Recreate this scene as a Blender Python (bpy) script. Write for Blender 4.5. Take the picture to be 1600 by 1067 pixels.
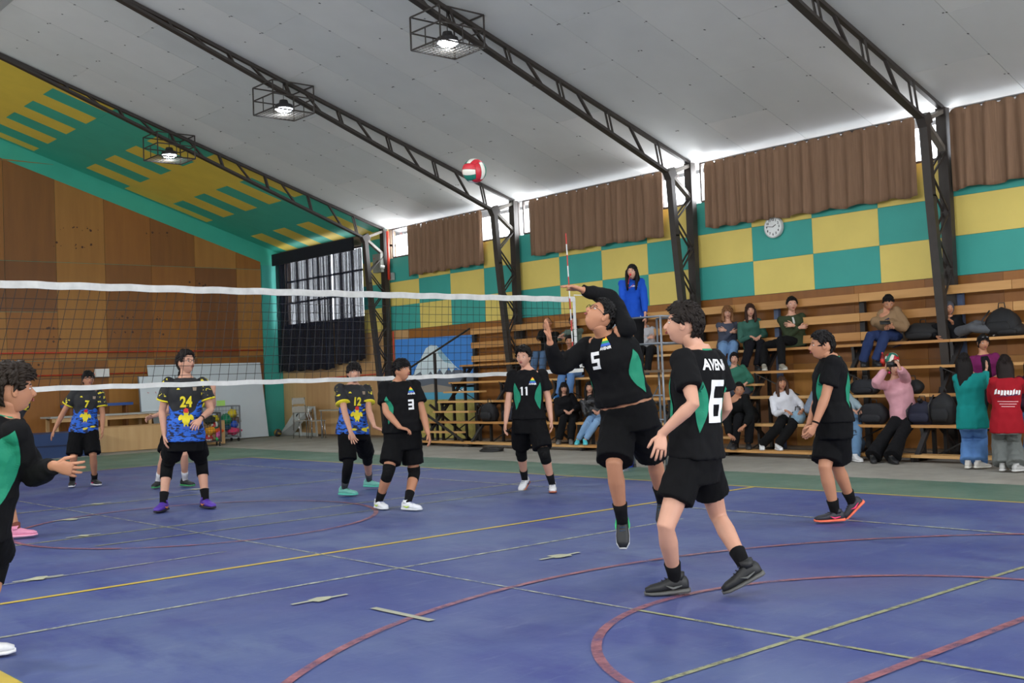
import bpy, bmesh, math, random
import numpy as np
from mathutils import Vector, Matrix, noise as mnoise
from mathutils.bvhtree import BVHTree

SC = bpy.context.scene
for o in list(bpy.data.objects):
    bpy.data.objects.remove(o)
COL = SC.collection
rnd = random.Random(7)

# ------------------------------------------------------------------ camera
F_PX, YAW, PITCH, ROLL, CAM_H = 1754.55, 0.7206, 0.0306, -0.0394, 1.414
def cam_axes():
    f = np.array([math.sin(YAW)*math.cos(PITCH), math.cos(YAW)*math.cos(PITCH), math.sin(PITCH)])
    r = np.array([math.cos(YAW), -math.sin(YAW), 0.0]); u = np.cross(r, f)
    c, s = math.cos(ROLL), math.sin(ROLL)
    return r*c+u*s, u*c-r*s, f
CR, CU, CF = cam_axes(); CO = np.array([0, 0, CAM_H])
camd = bpy.data.cameras.new('camera'); cam = bpy.data.objects.new('camera', camd); COL.objects.link(cam)
camd.sensor_width = 36; camd.lens = F_PX*36/1600; camd.clip_start = .05; camd.clip_end = 300
cam.matrix_world = Matrix(((CR[0], CU[0], -CF[0], 0), (CR[1], CU[1], -CF[1], 0), (CR[2], CU[2], -CF[2], CAM_H), (0, 0, 0, 1)))
SC.camera = cam

# ------------------------------------------------------------------ world, light, exposure
world = bpy.data.worlds.new('sky'); SC.world = world; world.use_nodes = True
wn = world.node_tree.nodes; wn['Background'].inputs[0].default_value = (.86, .92, 1, 1); wn['Background'].inputs[1].default_value = 6.0
SC.view_settings.view_transform = 'Standard'; SC.view_settings.look = 'None'
SC.view_settings.gamma = 1; SC.view_settings.use_curve_mapping = False
SC.view_settings.exposure = -0.1

def area(name, loc, direction, sx, sy, power, col=(1, 1, 1), spread=None):
    d = bpy.data.lights.new(name, 'AREA'); d.shape = 'RECTANGLE'; d.size = sx; d.size_y = sy; d.energy = power; d.color = col
    if spread: d.spread = spread
    o = bpy.data.objects.new(name, d); COL.objects.link(o); o.location = loc
    o.rotation_euler = Vector(direction).to_track_quat('-Z', 'Y').to_euler(); return o
# daylight through the clerestory strips of both long walls, plus fill light added at the unseen near end
area('daylight_or_fill', (-3.05, 10, 4.75), (1, 0, -.30), 36, .9, 1250, (1, .985, .96))
area('daylight_or_fill', (6.4, -8.6, 3.4), (0, 1, -.05), 15, 3.4, 850, (1, .99, .97))  # soft room fill, added at the unseen end behind the camera
# the uncovered panes of the clerestory, light falling in from outside
for y0, y1, pw in ((21.9, 22.75, 60), (18.05, 19.0, 60), (17.5, 17.9, 30), (13.15, 13.75, 66), (12.76, 13.05, 42), (8.3, 8.65, 26)):
    area('daylight_or_fill', (16.35, (y0+y1)/2, 4.78), (-1, 0, .12), y1-y0, .62, pw, (.95, .97, 1))
area('daylight_or_fill', (16.3, 26.05, 4.0), (-1, 0, -.1), 3.9, 1.8, 70, (.95, .97, 1))

# ------------------------------------------------------------------ room dimensions
XW, XL, YE, YN_ = 16.11, -3.2, 28.23, -9.0      # right wall, left wall, far end wall, near end wall
XR, SL = 6.46, .328                              # ridge, roof slope
ZC = 5.16                                        # ceiling height at the right wall
BAY, Y0 = 4.8785, 22.863
NX0, NX1, NY = 1.8224, 10.82, 11.11              # volleyball sidelines and net line
def zceil(x): return ZC + SL*(XW-x) if x >= XR else ZC + SL*(XW-XR) - SL*(XR-x)

def at(px, py, X=None, Y=None, Z=None, D=None):
    """point in the room seen at a photograph pixel, fixed by one of its real coordinates"""
    d = CF*F_PX + CR*(px-800) - CU*(py-533.5)
    if X is not None: t = X/d[0]
    elif Y is not None: t = Y/d[1]
    elif Z is not None: t = (Z-CAM_H)/d[2]
    else: t = D/F_PX
    return CO + t*d
def depth(P): return float((np.asarray(P)-CO)@CF)
def pix(P):
    d = np.asarray(P)-CO; z = d@CF
    return 800+F_PX*(d@CR)/z, 533.5-F_PX*(d@CU)/z

# ------------------------------------------------------------------ materials
def srgb(r, g, b): return tuple(((c/255)/12.92 if c/255 <= .04045 else ((c/255+.055)/1.055)**2.4) for c in (r, g, b))
MATS = {}
def mat(name, rgb, rough=.6, var=.08, scale=6, bump=0, bscale=40, metal=0, emis=None, spec=None, stretch=None, rgb2=None, coat=0):
    if name in MATS: return MATS[name]
    m = bpy.data.materials.new(name); m.use_nodes = True; nt = m.node_tree; N = nt.nodes; Lk = nt.links
    b = N['Principled BSDF']; c = srgb(*rgb)
    b.inputs['Roughness'].default_value = rough; b.inputs['Metallic'].default_value = metal
    if spec is not None: b.inputs['Specular IOR Level'].default_value = spec
    if coat: b.inputs['Coat Weight'].default_value = coat
    tc = N.new('ShaderNodeTexCoord'); mp = N.new('ShaderNodeMapping'); Lk.new(tc.outputs['Object'], mp.inputs[0])
    if stretch: mp.inputs['Scale'].default_value = stretch
    nz = N.new('ShaderNodeTexNoise'); nz.inputs['Scale'].default_value = scale; nz.inputs['Detail'].default_value = 4
    Lk.new(mp.outputs[0], nz.inputs['Vector'])
    mx = N.new('ShaderNodeMix'); mx.data_type = 'RGBA'; Lk.new(nz.outputs['Fac'], mx.inputs[0])
    if rgb2: ca, cb = c, srgb(*rgb2)
    else: ca = tuple(x*(1-var*2) for x in c); cb = tuple(min(1, x*(1+var*2)) for x in c)
    mx.inputs[6].default_value = (*ca, 1); mx.inputs[7].default_value = (*cb, 1)
    Lk.new(mx.outputs[2], b.inputs['Base Color'])
    if bump:
        n2 = N.new('ShaderNodeTexNoise'); n2.inputs['Scale'].default_value = bscale; n2.inputs['Detail'].default_value = 3
        Lk.new(mp.outputs[0], n2.inputs['Vector'])
        bp = N.new('ShaderNodeBump'); bp.inputs['Strength'].default_value = bump; bp.inputs['Distance'].default_value = .01
        Lk.new(n2.outputs['Fac'], bp.inputs['Height']); Lk.new(bp.outputs[0], b.inputs['Normal'])
    if emis:
        b.inputs['Emission Color'].default_value = (*srgb(*emis[0]), 1); b.inputs['Emission Strength'].default_value = emis[1]
    MATS[name] = m; return m

# ------------------------------------------------------------------ mesh helpers
class MB:
    """collects shapes, links them as ONE mesh object"""
    def __init__(s): s.v = []; s.f = []; s.mi = []; s.n = 0
    def add(s, vs, fs, mi=0):
        s.v.extend([tuple(map(float, q)) for q in vs]); s.f.extend([tuple(i+s.n for i in f) for f in fs]); s.mi.extend([mi]*len(fs)); s.n += len(vs)
    def box(s, c, d, rot=None, mi=0, bev=0):
        hx, hy, hz = d[0]/2, d[1]/2, d[2]/2
        vs = [Vector((x*hx, y*hy, z*hz)) for x in (-1, 1) for y in (-1, 1) for z in (-1, 1)]
        if rot is not None: vs = [rot @ v for v in vs]
        c = Vector(c); s.add([v+c for v in vs], [(0, 1, 3, 2), (4, 6, 7, 5), (0, 4, 5, 1), (2, 3, 7, 6), (0, 2, 6, 4), (1, 5, 7, 3)], mi)
        return s
    def bar(s, a, b, w, h=None, up=(0, 0, 1), mi=0):
        a = Vector(a); b = Vector(b); h = h or w; d = b-a; L = d.length; d.normalize()
        up = Vector(up)
        if abs(d.dot(up)) > .99: up = Vector((1, 0, 0))
        x = d.cross(up).normalized(); z = x.cross(d).normalized()
        R = Matrix((x, d, z)).transposed()
        return s.box((a+b)/2, (w, L, h), R, mi)
    def tube(s, pts, rad, seg=10, caps=True, mi=0, ref=None, ry=None):
        pts = [Vector(p) for p in pts]; n = len(pts)
        if not hasattr(rad, '__len__'): rad = [rad]*n
        ry = ry or rad
        vs = []; prev = Vector(ref) if ref is not None else None
        for i, p in enumerate(pts):
            t = (pts[min(i+1, n-1)]-pts[max(i-1, 0)])
            if t.length < 1e-9: t = Vector((0, 0, 1))
            t.normalize()
            if prev is None: prev = Vector((0, 0, 1)) if abs(t.z) < .9 else Vector((1, 0, 0))
            x = prev - t*prev.dot(t)
            if x.length < 1e-5: x = t.orthogonal()
            x.normalize(); y = t.cross(x); prev = x
            for k in range(seg):
                a = 2*math.pi*k/seg; vs.append(p + x*math.cos(a)*rad[i] + y*math.sin(a)*ry[i])
        fs = [(i*seg+k, i*seg+(k+1) % seg, (i+1)*seg+(k+1) % seg, (i+1)*seg+k) for i in range(n-1) for k in range(seg)]
        if caps: fs += [tuple(range(seg-1, -1, -1)), tuple((n-1)*seg+k for k in range(seg))]
        s.add(vs, fs, mi); return s
    def ball(s, c, r, seg=12, rings=8, mi=0, R=None):
        c = Vector(c); r = r if hasattr(r, '__len__') else (r, r, r); vs = []; fs = []
        def P(x, y, z):
            v = Vector((x*r[0], y*r[1], z*r[2]));  return c + (R @ v if R is not None else v)
        vs.append(P(0, 0, 1))
        for i in range(1, rings):
            t = math.pi*i/rings
            for k in range(seg):
                a = 2*math.pi*k/seg; vs.append(P(math.sin(t)*math.cos(a), math.sin(t)*math.sin(a), math.cos(t)))
        vs.append(P(0, 0, -1)); L = len(vs)-1
        for k in range(seg): fs.append((0, 1+k, 1+(k+1) % seg))
        for i in range(rings-2):
            for k in range(seg): a = 1+i*seg; fs.append((a+k, a+seg+k, a+seg+(k+1) % seg, a+(k+1) % seg))
        for k in range(seg): a = 1+(rings-2)*seg; fs.append((a+k, L, a+(k+1) % seg))
        s.add(vs, fs, mi); return s
    def loft(s, rings, mi=0):
        """rings: (centre, xvec, yvec, exponent) -> closed solid"""
        seg = 24; vs = []
        for c, xv, yv, e in rings:
            c = Vector(c); xv = Vector(xv); yv = Vector(yv)
            for k in range(seg):
                a = 2*math.pi*k/seg; ca, sa = math.cos(a), math.sin(a)
                vs.append(c + xv*math.copysign(abs(ca)**e, ca) + yv*math.copysign(abs(sa)**e, sa))
        n = len(rings)
        fs = [(i*seg+k, i*seg+(k+1) % seg, (i+1)*seg+(k+1) % seg, (i+1)*seg+k) for i in range(n-1) for k in range(seg)]
        fs += [tuple(range(seg-1, -1, -1)), tuple((n-1)*seg+k for k in range(seg))]
        s.add(vs, fs, mi); return s
    def mesh(s, name):
        me = bpy.data.meshes.new(name); me.from_pydata(s.v, [], s.f); me.update()
        if any(s.mi): me.polygons.foreach_set('material_index', s.mi)
        return me
    def build(s, name, mats, parent=None, smooth=False, local=True):
        me = s.mesh(name)
        if smooth: me.polygons.foreach_set('use_smooth', [True]*len(me.polygons))
        return link(name, me, mats, parent)
def link(name, me, mats, parent=None):
    o = bpy.data.objects.new(name, me); COL.objects.link(o)
    for m in (mats if isinstance(mats, (list, tuple)) else [mats]): me.materials.append(m)
    if parent is not None: o.parent = parent
    return o
def same(name, src, loc=None, parent=None, rot=None, mats=None):
    """object sharing mesh data"""
    o = bpy.data.objects.new(name, src); COL.objects.link(o)
    if loc is not None: o.location = loc
    if rot is not None: o.rotation_euler = rot
    if parent is not None: o.parent = parent
    if mats is not None:
        o.material_slots[0].link = 'OBJECT'; o.material_slots[0].material = mats
    return o
def empty(name, loc=(0, 0, 0), rz=0):
    o = bpy.data.objects.new(name, None); COL.objects.link(o); o.location = loc; o.rotation_euler = (0, 0, rz); o.empty_display_size = .1; return o
def tag(o, label, cat, group=None):
    o['label'] = label; o['category'] = cat
    if group: o['group'] = group
    return o
def struct(o): o['kind'] = 'structure'; return o
def copy_tree(o, parent=None):
    c = o.copy(); COL.objects.link(c)
    if parent is not None: c.parent = parent
    for ch in list(o.children): copy_tree(ch, c)
    return c
def polymesh(mb, pts, n, th, mi=0):
    """extruded polygon"""
    pts = [Vector(p) for p in pts]; n = Vector(n)*th; k = len(pts)
    mb.add(pts+[p+n for p in pts], [tuple(range(k-1, -1, -1)), tuple(range(k, 2*k))]+[(i, (i+1) % k, k+(i+1) % k, k+i) for i in range(k)], mi)
    return mb
# ================================================================== THE SETTING
M_steel = mat('dark_steel', (50, 44, 40), .55, .15, 8)
M_conc = mat('concrete', (150, 146, 138), .75, .1, 3, .15, 60)
M_teal = mat('teal_paint', (58, 160, 148), .6, .05, 2, .08, 150)
M_yel = mat('yellow_paint', (222, 200, 106), .6, .05, 2, .08, 150)
M_tealr = mat('teal_roof_paint', (56, 170, 146), .6, .06, 2)
M_yelr = mat('yellow_roof_paint', (222, 194, 76), .6, .06, 2)
M_ceil = [mat('white_ceiling_board%d' % i, c, .7, .03, 2) for i, c in enumerate([(204, 205, 203), (199, 201, 200), (208, 208, 206)])]
M_dark = mat('black_fixing', (60, 60, 60), .7)
def ply(name, a, b):
    return mat(name, a, .5, scale=2.2, rgb2=b, stretch=(3.5, 3.5, .35), bump=.05, bscale=60)
M_ply = [ply('plywood_amber', (132, 80, 28), (160, 104, 40)), ply('plywood_brown', (118, 71, 26), (144, 92, 36)), ply('plywood_honey', (146, 96, 38), (172, 120, 52)), ply('plywood_dark', (108, 64, 24), (132, 82, 34))]
M_plyl = [ply('plywood_pale', (186, 145, 95), (214, 178, 128)), ply('plywood_tan', (176, 132, 84), (200, 160, 110))]
M_knot = mat('plywood_knot', (70, 38, 18), .6)
M_white_glare = mat('clear_glass', (230, 240, 245), .05)
# window glass: clear pane that lets daylight through
g = bpy.data.materials.new('window_glass'); g.use_nodes = True
nt = g.node_tree; nt.nodes.clear(); out = nt.nodes.new('ShaderNodeOutputMaterial'); mx = nt.nodes.new('ShaderNodeMixShader')
tr = nt.nodes.new('ShaderNodeBsdfTransparent'); gl = nt.nodes.new('ShaderNodeBsdfGlossy'); gl.inputs['Roughness'].default_value = .05
mx.inputs[0].default_value = .08; nt.links.new(tr.outputs[0], mx.inputs[1]); nt.links.new(gl.outputs[0], mx.inputs[2]); nt.links.new(mx.outputs[0], out.inputs[0]); M_glass = g

# ---- floor: concrete, green surround, blue court, worn paint
def floor_mat():
    m = bpy.data.materials.new('painted_concrete_floor'); m.use_nodes = True; nt = m.node_tree; N = nt.nodes; L = nt.links; b = N['Principled BSDF']
    geo = N.new('ShaderNodeTexCoord'); sep = N.new('ShaderNodeSeparateXYZ'); L.new(geo.outputs['Object'], sep.inputs[0])
    def noise(sc, det=5, st=None, rough=.5):
        n = N.new('ShaderNodeTexNoise'); n.inputs['Scale'].default_value = sc; n.inputs['Detail'].default_value = det; n.inputs['Roughness'].default_value = rough
        if st:
            mp = N.new('ShaderNodeMapping'); mp.inputs['Scale'].default_value = st; L.new(geo.outputs['Object'], mp.inputs[0]); L.new(mp.outputs[0], n.inputs[0])
        else: L.new(geo.outputs['Object'], n.inputs[0])
        return n.outputs['Fac']
    def ma(op, a, b2=None, c=None):
        n = N.new('ShaderNodeMath'); n.operation = op
        for i, v in enumerate((a, b2, c)):
            if v is None: continue
            if isinstance(v, (int, float)): n.inputs[i].default_value = v
            else: L.new(v, n.inputs[i])
        return n.outputs[0]
    def ramp(f, a, b2):
        n = N.new('ShaderNodeMapRange'); n.inputs['From Min'].default_value = a; n.inputs['From Max'].default_value = b2; L.new(f, n.inputs[0]); return n.outputs[0]
    def mix(f, a, b2):
        n = N.new('ShaderNodeMix'); n.data_type = 'RGBA'
        if isinstance(f, (int, float)): n.inputs[0].default_value = f
        else: L.new(f, n.inputs[0])
        for i, v in ((6, a), (7, b2)):
            if isinstance(v, tuple): n.inputs[i].default_value = (*v, 1)
            else: L.new(v, n.inputs[i])
        return n.outputs[2]
    X, Y = sep.outputs[0], sep.outputs[1]
    def inside(x0, x1, y0, y1, wob=.02):
        w = ma('MULTIPLY', ma('SUBTRACT', noise(9), .5), wob)
        Xp = ma('ADD', X, w); Yp = ma('ADD', Y, w)
        r = ma('MULTIPLY', ma('GREATER_THAN', Xp, x0), ma('LESS_THAN', Xp, x1))
        r = ma('MULTIPLY', r, ma('GREATER_THAN', Yp, y0)); return ma('MULTIPLY', r, ma('LESS_THAN', Yp, y1))
    blue = mix(ramp(noise(.55, 6, rough=.6), .36, .66), srgb(53, 66, 125), srgb(84, 98, 137))
    blue = mix(ramp(noise(2.3, 8, (1, .35, 1), .7), .5, .72), blue, srgb(43, 52, 120))
    blue = mix(ramp(noise(5, 8, (.5, 2.2, 1), .75), .56, .8), blue, srgb(102, 113, 144))
    blue = mix(ramp(noise(.35, 3), .55, .75), blue, srgb(78, 79, 127))
    scuff = ramp(noise(14, 9, (1, 3, 1), .8), .70, .76); blue = mix(ma('MULTIPLY', scuff, .5), blue, srgb(160, 165, 180))
    green = mix(ramp(noise(.9, 7, rough=.65), .35, .7), srgb(73, 103, 89), srgb(102, 125, 110))
    conc = mix(ramp(noise(1.2, 8, rough=.7), .3, .7), srgb(128, 124, 116), srgb(160, 156, 146))
    c = mix(inside(-1.5, 12.3, -3, 24.9, .12), conc, green)
    c = mix(inside(NX0, NX1, -5.5, 20.33), c, blue)
    L.new(c, b.inputs['Base Color'])
    r = ramp(noise(1.5, 6, rough=.65), .3, .75); r2 = ma('MULTIPLY_ADD', r, .18, .2)
    cr = ma('MULTIPLY_ADD', inside(-1.5, 12.3, -3, 24.9), -.3, .55); L.new(ma('ADD', r2, cr), b.inputs['Roughness'])
    b.inputs['Specular IOR Level'].default_value = .5
    bp = N.new('ShaderNodeBump'); bp.inputs['Strength'].default_value = .12; bp.inputs['Distance'].default_value = .02; L.new(noise(7, 6), bp.inputs['Height']); L.new(bp.outputs[0], b.inputs['Normal'])
    return m
M_floor = floor_mat()
floor = MB().box(((XW+XL)/2+.1, (YE+YN_)/2, -.1), (XW-XL+.8, YE-YN_+.8, .2)).build('floor', M_floor); struct(floor)

def worn(name, rgb, lo, hi, rough=.4, sc=9):
    m = bpy.data.materials.new(name); m.use_nodes = True; nt = m.node_tree; N = nt.nodes; L = nt.links; b = N['Principled BSDF']
    b.inputs['Base Color'].default_value = (*srgb(*rgb), 1); b.inputs['Roughness'].default_value = rough
    tc = N.new('ShaderNodeTexCoord'); n = N.new('ShaderNodeTexNoise'); n.inputs['Scale'].default_value = sc; n.inputs['Detail'].default_value = 8; n.inputs['Roughness'].default_value = .7
    L.new(tc.outputs['Object'], n.inputs[0]); r = N.new('ShaderNodeMapRange'); r.inputs['From Min'].default_value = lo; r.inputs['From Max'].default_value = hi
    L.new(n.outputs['Fac'], r.inputs[0]); L.new(r.outputs[0], b.inputs['Alpha']); return m
M_ly = worn('line_yellow', (196, 170, 70), .2, .4); M_lp = worn('line_pale', (146, 148, 112), .30, .52); M_lw = worn('line_faded', (165, 168, 150), .33, .58)
M_lr = worn('line_red', (150, 92, 100), .25, .6, sc=5); M_scrape = mat('bare_scrape', (170, 170, 145), .6)
SZ = [.002]
def strip(name, pts, w, m):
    SZ[0] += .00025; mb = MB(); pts = [Vector((*p, SZ[0])) for p in pts]; vs = []
    for i, p in enumerate(pts):
        t = pts[min(i+1, len(pts)-1)]-pts[max(i-1, 0)]; t.normalize(); s = Vector((-t.y, t.x, 0))*w/2; vs += [p+s, p-s]
    mb.add(vs, [(2*i, 2*i+1, 2*i+3, 2*i+2) for i in range(len(pts)-1)]); return mb.build(name, m, floor)
def seg(name, a, b, w, m, n=2): return strip(name, [(a[0]+(b[0]-a[0])*t/n, a[1]+(b[1]-a[1])*t/n) for t in range(n+1)], w, m)
def arc(name, c, r, a0, a1, w, m, n=64): return strip(name, [(c[0]+r*math.cos(math.radians(a0+(a1-a0)*i/n)), c[1]+r*math.sin(math.radians(a0+(a1-a0)*i/n))) for i in range(n+1)], w, m)
seg('court_line', (NX1, -5.5), (NX1, 20.33), .05, M_ly); seg('court_line', (NX0-.05, -5.5), (NX0-.05, 20.33), .09, M_ly); seg('court_line', (NX0-.2, -5.5), (NX0-.2, 20.33), .05, M_ly)
seg('court_line', (NX0, 20.33), (NX1, 20.33), .05, M_ly); seg('court_line', (NX0, 8.11), (NX1, 8.11), .06, M_ly)
seg('court_line', (NX0, 14.11), (NX1, 14.11), .05, M_lp); seg('court_line', (NX0, NY), (NX1, NY), .05, M_lp)
seg('court_line', (NX0, 6.99), (8.2, 6.99), .04, M_lw); seg('court_line', (NX0, 3.46), (NX1, 3.46), .036, M_lp)
seg('court_line', (4.92, -5), (4.92, 4.6), .032, M_lp); seg('court_line', (4.92, 4.6), (4.92, 15.9), .022, M_lw); seg('court_line', (9.62, 10.2), (9.62, 19.5), .04, M_lw); seg('court_line', (8.88, 2), (8.88, 8), .04, M_lw)
seg('court_line', (3.9, 10.35), (9.3, 10.35), .035, M_lp); seg('court_line', (2.6, 8.9), (4.5, 8.95), .03, M_lw)
arc('key_arc', (5.36, 2.88), 1.76, -10, 190, .055, M_lr); arc('three_point_arc', (5.45, 1.35), 4.4, 15, 165, .055, M_lr)
arc('centre_circle', (5.36, 11.22), 1.85, 0, 360, .05, M_lr, 96); seg('court_line', (3.6, 2.79), (7.4, 2.79), .055, M_lr)
for (px, py, s) in [(305, 765, 1.0), (500, 938, 1), (875, 870, 1), (112, 812, 1), (130, 838, .8), (590, 735, .6), (60, 905, .9), (1040, 797, .6), (150, 788, .9)]:
    c = at(px, py, Z=0); mb = MB(); k = 9
    pts = [Vector((c[0]+s*rnd.uniform(.05, .13)*math.cos(2*math.pi*i/k), c[1]+s*rnd.uniform(.05, .13)*math.sin(2*math.pi*i/k), .0085)) for i in range(k)]
    mb.add(pts, [tuple(range(k))]); mb.box((c[0], c[1], .0088), (s*.42, .03, .0008)); mb.build('paint_scrape', M_scrape, floor)
a = at(583, 951, Z=0); b = at(675, 971, Z=0); seg('tape_strip', a[:2], b[:2], .05, mat('old_tape', (158, 158, 140), .6))

# ---- right long wall
M_wallback = mat('wall_backing', (120, 100, 80), .8)
wall = MB()
wall.box((XW+.12, (YE+YN_)/2, 1.9), (.2, YE-YN_, 3.8+.0))                     # up to z 3.8
wall.box((XW+.12, (YE-5.37+YN_)/2, 4.115), (.2, YE-5.37-YN_, .63))           # up to the sill, clerestory bays
# last bay: a big window opening from z 2.0 to 4.95, Y 24.05..28.0
wall.box((XW+.12, 23.45, 4.3), (.2, 1.2, 1.0)); wall.box((XW+.12, 23.45, 5.0), (.2, 1.2, .5)); wall.box((XW+.12, 28.15, 4.4), (.2, .3, 1.4))
wall_right = wall.build('wall_right', M_wallback); struct(wall_right)
# cut the big window out of the solid by rebuilding its lower strip
me = wall_right.data; bm = bmesh.new(); bm.from_mesh(me)
bmesh.ops.delete(bm, geom=[v for v in bm.verts if v.index < 8], context='VERTS')
bm.to_mesh(me); bm.free()
w2 = MB(); w2.box((XW+.12, (24.05+YN_)/2, 1.9), (.2, 24.05-YN_, 3.8)); w2.box((XW+.12, 26.05, 1.53), (.2, 4.0, 3.06)); w2.box((XW+.12, 28.15, 1.9), (.2, .2, 3.8)); w2.box((XW+.12, 26.05, 5.05), (.2, 4.2, .25))
w2.build('wall_core', M_wallback, wall_right)
PW = 1.2196
def panel(name, y0, y1, z0, z1, m, x=XW, th=.02, parent=wall_right, gap=.004):
    return MB().box((x+th/2-.0, (y0+y1)/2, (z0+z1)/2), (th, abs(y1-y0)-gap, z1-z0-gap)).build(name, m, parent)
rows = [(2.65, 3.245), (3.245, 3.84), (3.84, 4.43)]
for k in range(-1, 6):
    ytop = Y0-k*BAY
    for c in range(4):
        ya, yb = ytop-c*PW, ytop-(c+1)*PW
        if k == -1:
            if c < 3: continue
            yb = Y0
            for r, (z0, z1) in enumerate(rows+[(4.43, 4.98), (4.98, 5.3)]):
                panel('painted_panel', ya-.05, yb, z0, z1, M_yel if r % 2 == 0 else M_teal)
            continue
        for r, (z0, z1) in enumerate(rows):
            panel('painted_panel', ya, yb, z0, z1, M_teal if (r+c) % 2 == 0 else M_yel)
# plywood below the painted panels
k = 0; y = YE
while y > YN_:
    y2 = y-PW; m = (M_plyl if y > 22.9 else M_ply)[k % 2 if y > 22.9 else (k*7) % 3]
    if y > 24.2:
        panel('plywood_sheet', y, y2, .05, 2.645, M_plyl[k % 2]); panel('plywood_sheet', y, max(y2, 24.06), 2.65, 3.0, M_plyl[k % 2])
    else:
        panel('plywood_sheet', y, y2, .05, 1.43, m); panel('plywood_sheet', y, y2, 1.43, 2.645, (M_plyl if y > 22.9 else M_ply)[(k+1) % 2])
    y = y2; k += 1
# clerestory windows
M_frame = mat('window_frame', (70, 62, 58), .5)
win_n = 1
for k in range(0, 6):
    y1 = Y0-k*BAY-.08; y0 = y1-BAY+.16
    f = MB()
    for z in (4.46, 5.17): f.box((XW+.1, (y0+y1)/2, z), (.06, y1-y0, .04))
    n = 6
    for i in range(n+1): f.box((XW+.1, y0+(y1-y0)*i/n, 4.81), (.05, .035, .7))
    w = f.build('window_%d' % win_n, M_frame); struct(w); win_n += 1
    for i in range(n): MB().box((XW+.1, y0+(y1-y0)*(i+.5)/n, 4.81), (.006, (y1-y0)/n-.03, .68)).build('window_pane', M_glass, w)
f = MB()
for z in (3.08, 3.7, 4.3, 4.9): f.box((XW+.1, 26.05, z), (.06, 4.0, .05))
for i in range(8): f.box((XW+.1, 24.08+3.94*i/7, 4.0), (.05, .05, 1.85))
w = f.build('window_%d' % win_n, M_frame); struct(w)
for i in range(7):
    for z0, z1 in ((3.1, 3.68), (3.72, 4.28), (4.32, 4.88)): MB().box((XW+.1, 24.08+3.94*(i+.5)/7, (z0+z1)/2), (.006, .52, z1-z0)).build('window_pane', M_glass, w)

# ---- far end wall
wl = MB(); polymesh(wl, [(XL-.2, YE+.2, -.1), (XW+.3, YE+.2, -.1), (XW+.3, YE+.2, zceil(XW)+.1), (XR, YE+.2, zceil(XR)+.1), (XL-.2, YE+.2, zceil(XL)+.1)], (0, -1, 0), .18)
wall_far = wl.build('wall_far', M_tealr); struct(wall_far)
def endsheet(x0, x1, z0, z1, m, name='plywood_sheet'):
    ztop = lambda x: zceil(x)-.47
    g_ = .004; x0 += g_; x1 -= g_; z0 += g_
    xs = [x0, x1] if not x0 < XR < x1 else [x0, XR, x1]
    top = [(x, YE+.02, min(z1-g_, ztop(x))) for x in xs]
    if max(t[2] for t in top) <= z0+.02: return
    top = [(x, y_, max(z, z0+.002)) for x, y_, z in top]
    extra = []
    if len(xs) == 2:   # break where the slope meets z1
        za, zb = ztop(x0), ztop(x1)
        if (za-z1)*(zb-z1) < 0:
            t = (z1-za)/(zb-za); xm = x0+(x1-x0)*t; top.insert(1, (xm, YE+.02, z1-g_))
    polymesh(MB(), [(x0, YE+.02, z0), (x1, YE+.02, z0)]+top[::-1], (0, -1, 0), .02)
    mb = MB(); polymesh(mb, [(x0, YE+.02, z0), (x1, YE+.02, z0)]+top[::-1], (0, -1, 0), .02); mb.build(name, m, wall_far)
xs = [15.51-.0]; 
edges = [15.51, 14.76, 13.54, 12.32, 11.1, 9.88, 8.66, 7.44, 6.22, 5.0, 3.78, 2.56, 1.34, .12, -1.1, -2.3, -3.0]
for i in range(len(edges)-1):
    x1, x0 = edges[i], edges[i+1]
    endsheet(x0, x1, 0.02, 2.23, M_ply[(i*3+1) % 4]); 
    if x1 <= 9.9: endsheet(x0, x1, 2.23, 3.43, M_ply[(i*5+2) % 3]); endsheet(x0, x1, 3.43, 4.67, M_ply[3 if i == 5 else (i+1) % 4])
    else: endsheet(x0, x1, 2.23, 4.67, M_ply[(i*5+2) % 4])
    endsheet(x0, x1, 4.67, 7.1, M_ply[(i*2) % 3]); endsheet(x0, x1, 7.1, 9.0, M_ply[(i*2+1) % 3])
kn = MB()
for (x0, x1, z) in [(9.75, 11, 5.55), (9.8, 11, 5.1), (12.2, 12.9, 5.5), (9, 10, 3.02), (9, 10.1, 2.75), (11.2, 12.6, 3.3), (11.2, 12.6, 2.9), (9.2, 10.6, 1.55), (9.2, 10.4, 2.15), (13, 14, 4.25)]:
    for i in range(int((x1-x0)*9)):
        c = (rnd.uniform(x0, x1), YE-.002, z+rnd.gauss(0, .04)); r = rnd.choice([.008, .012, .018, .03]); kn.tube([(c[0], YE+.001, c[2]), (c[0], YE-.001, c[2])], r, 8)
o = kn.build('plywood_knots', M_knot, wall_far); o['kind'] = 'stuff'
MB().box((16.0-.19, YE-.01, 2.4), (.58, .02, 4.8)).build('painted_edge_board', M_teal, wall_far)

# ---- near end wall and left wall (behind the camera), with openings, the near one for the added fill light
wl = MB()
wl.box((6.4, YN_-.1, .7), (19.8, .2, 1.4)); wl.box((6.4, YN_-.1, 7.3), (19.8, .2, 3.6)); wl.box((-2.3, YN_-.1, 3.5), (1.9, .2, 4.2)); wl.box((15.3, YN_-.1, 3.5), (1.9, .2, 4.2))
struct(wl.build('wall_near', M_wallback)); 
wl = MB(); wl.box((XL-.1, (YE+YN_)/2, 2.1), (.2, YE-YN_, 4.3)); struct(wl.build('wall_left', mat('left_wall_paint', (150, 140, 110), .7)))

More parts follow.
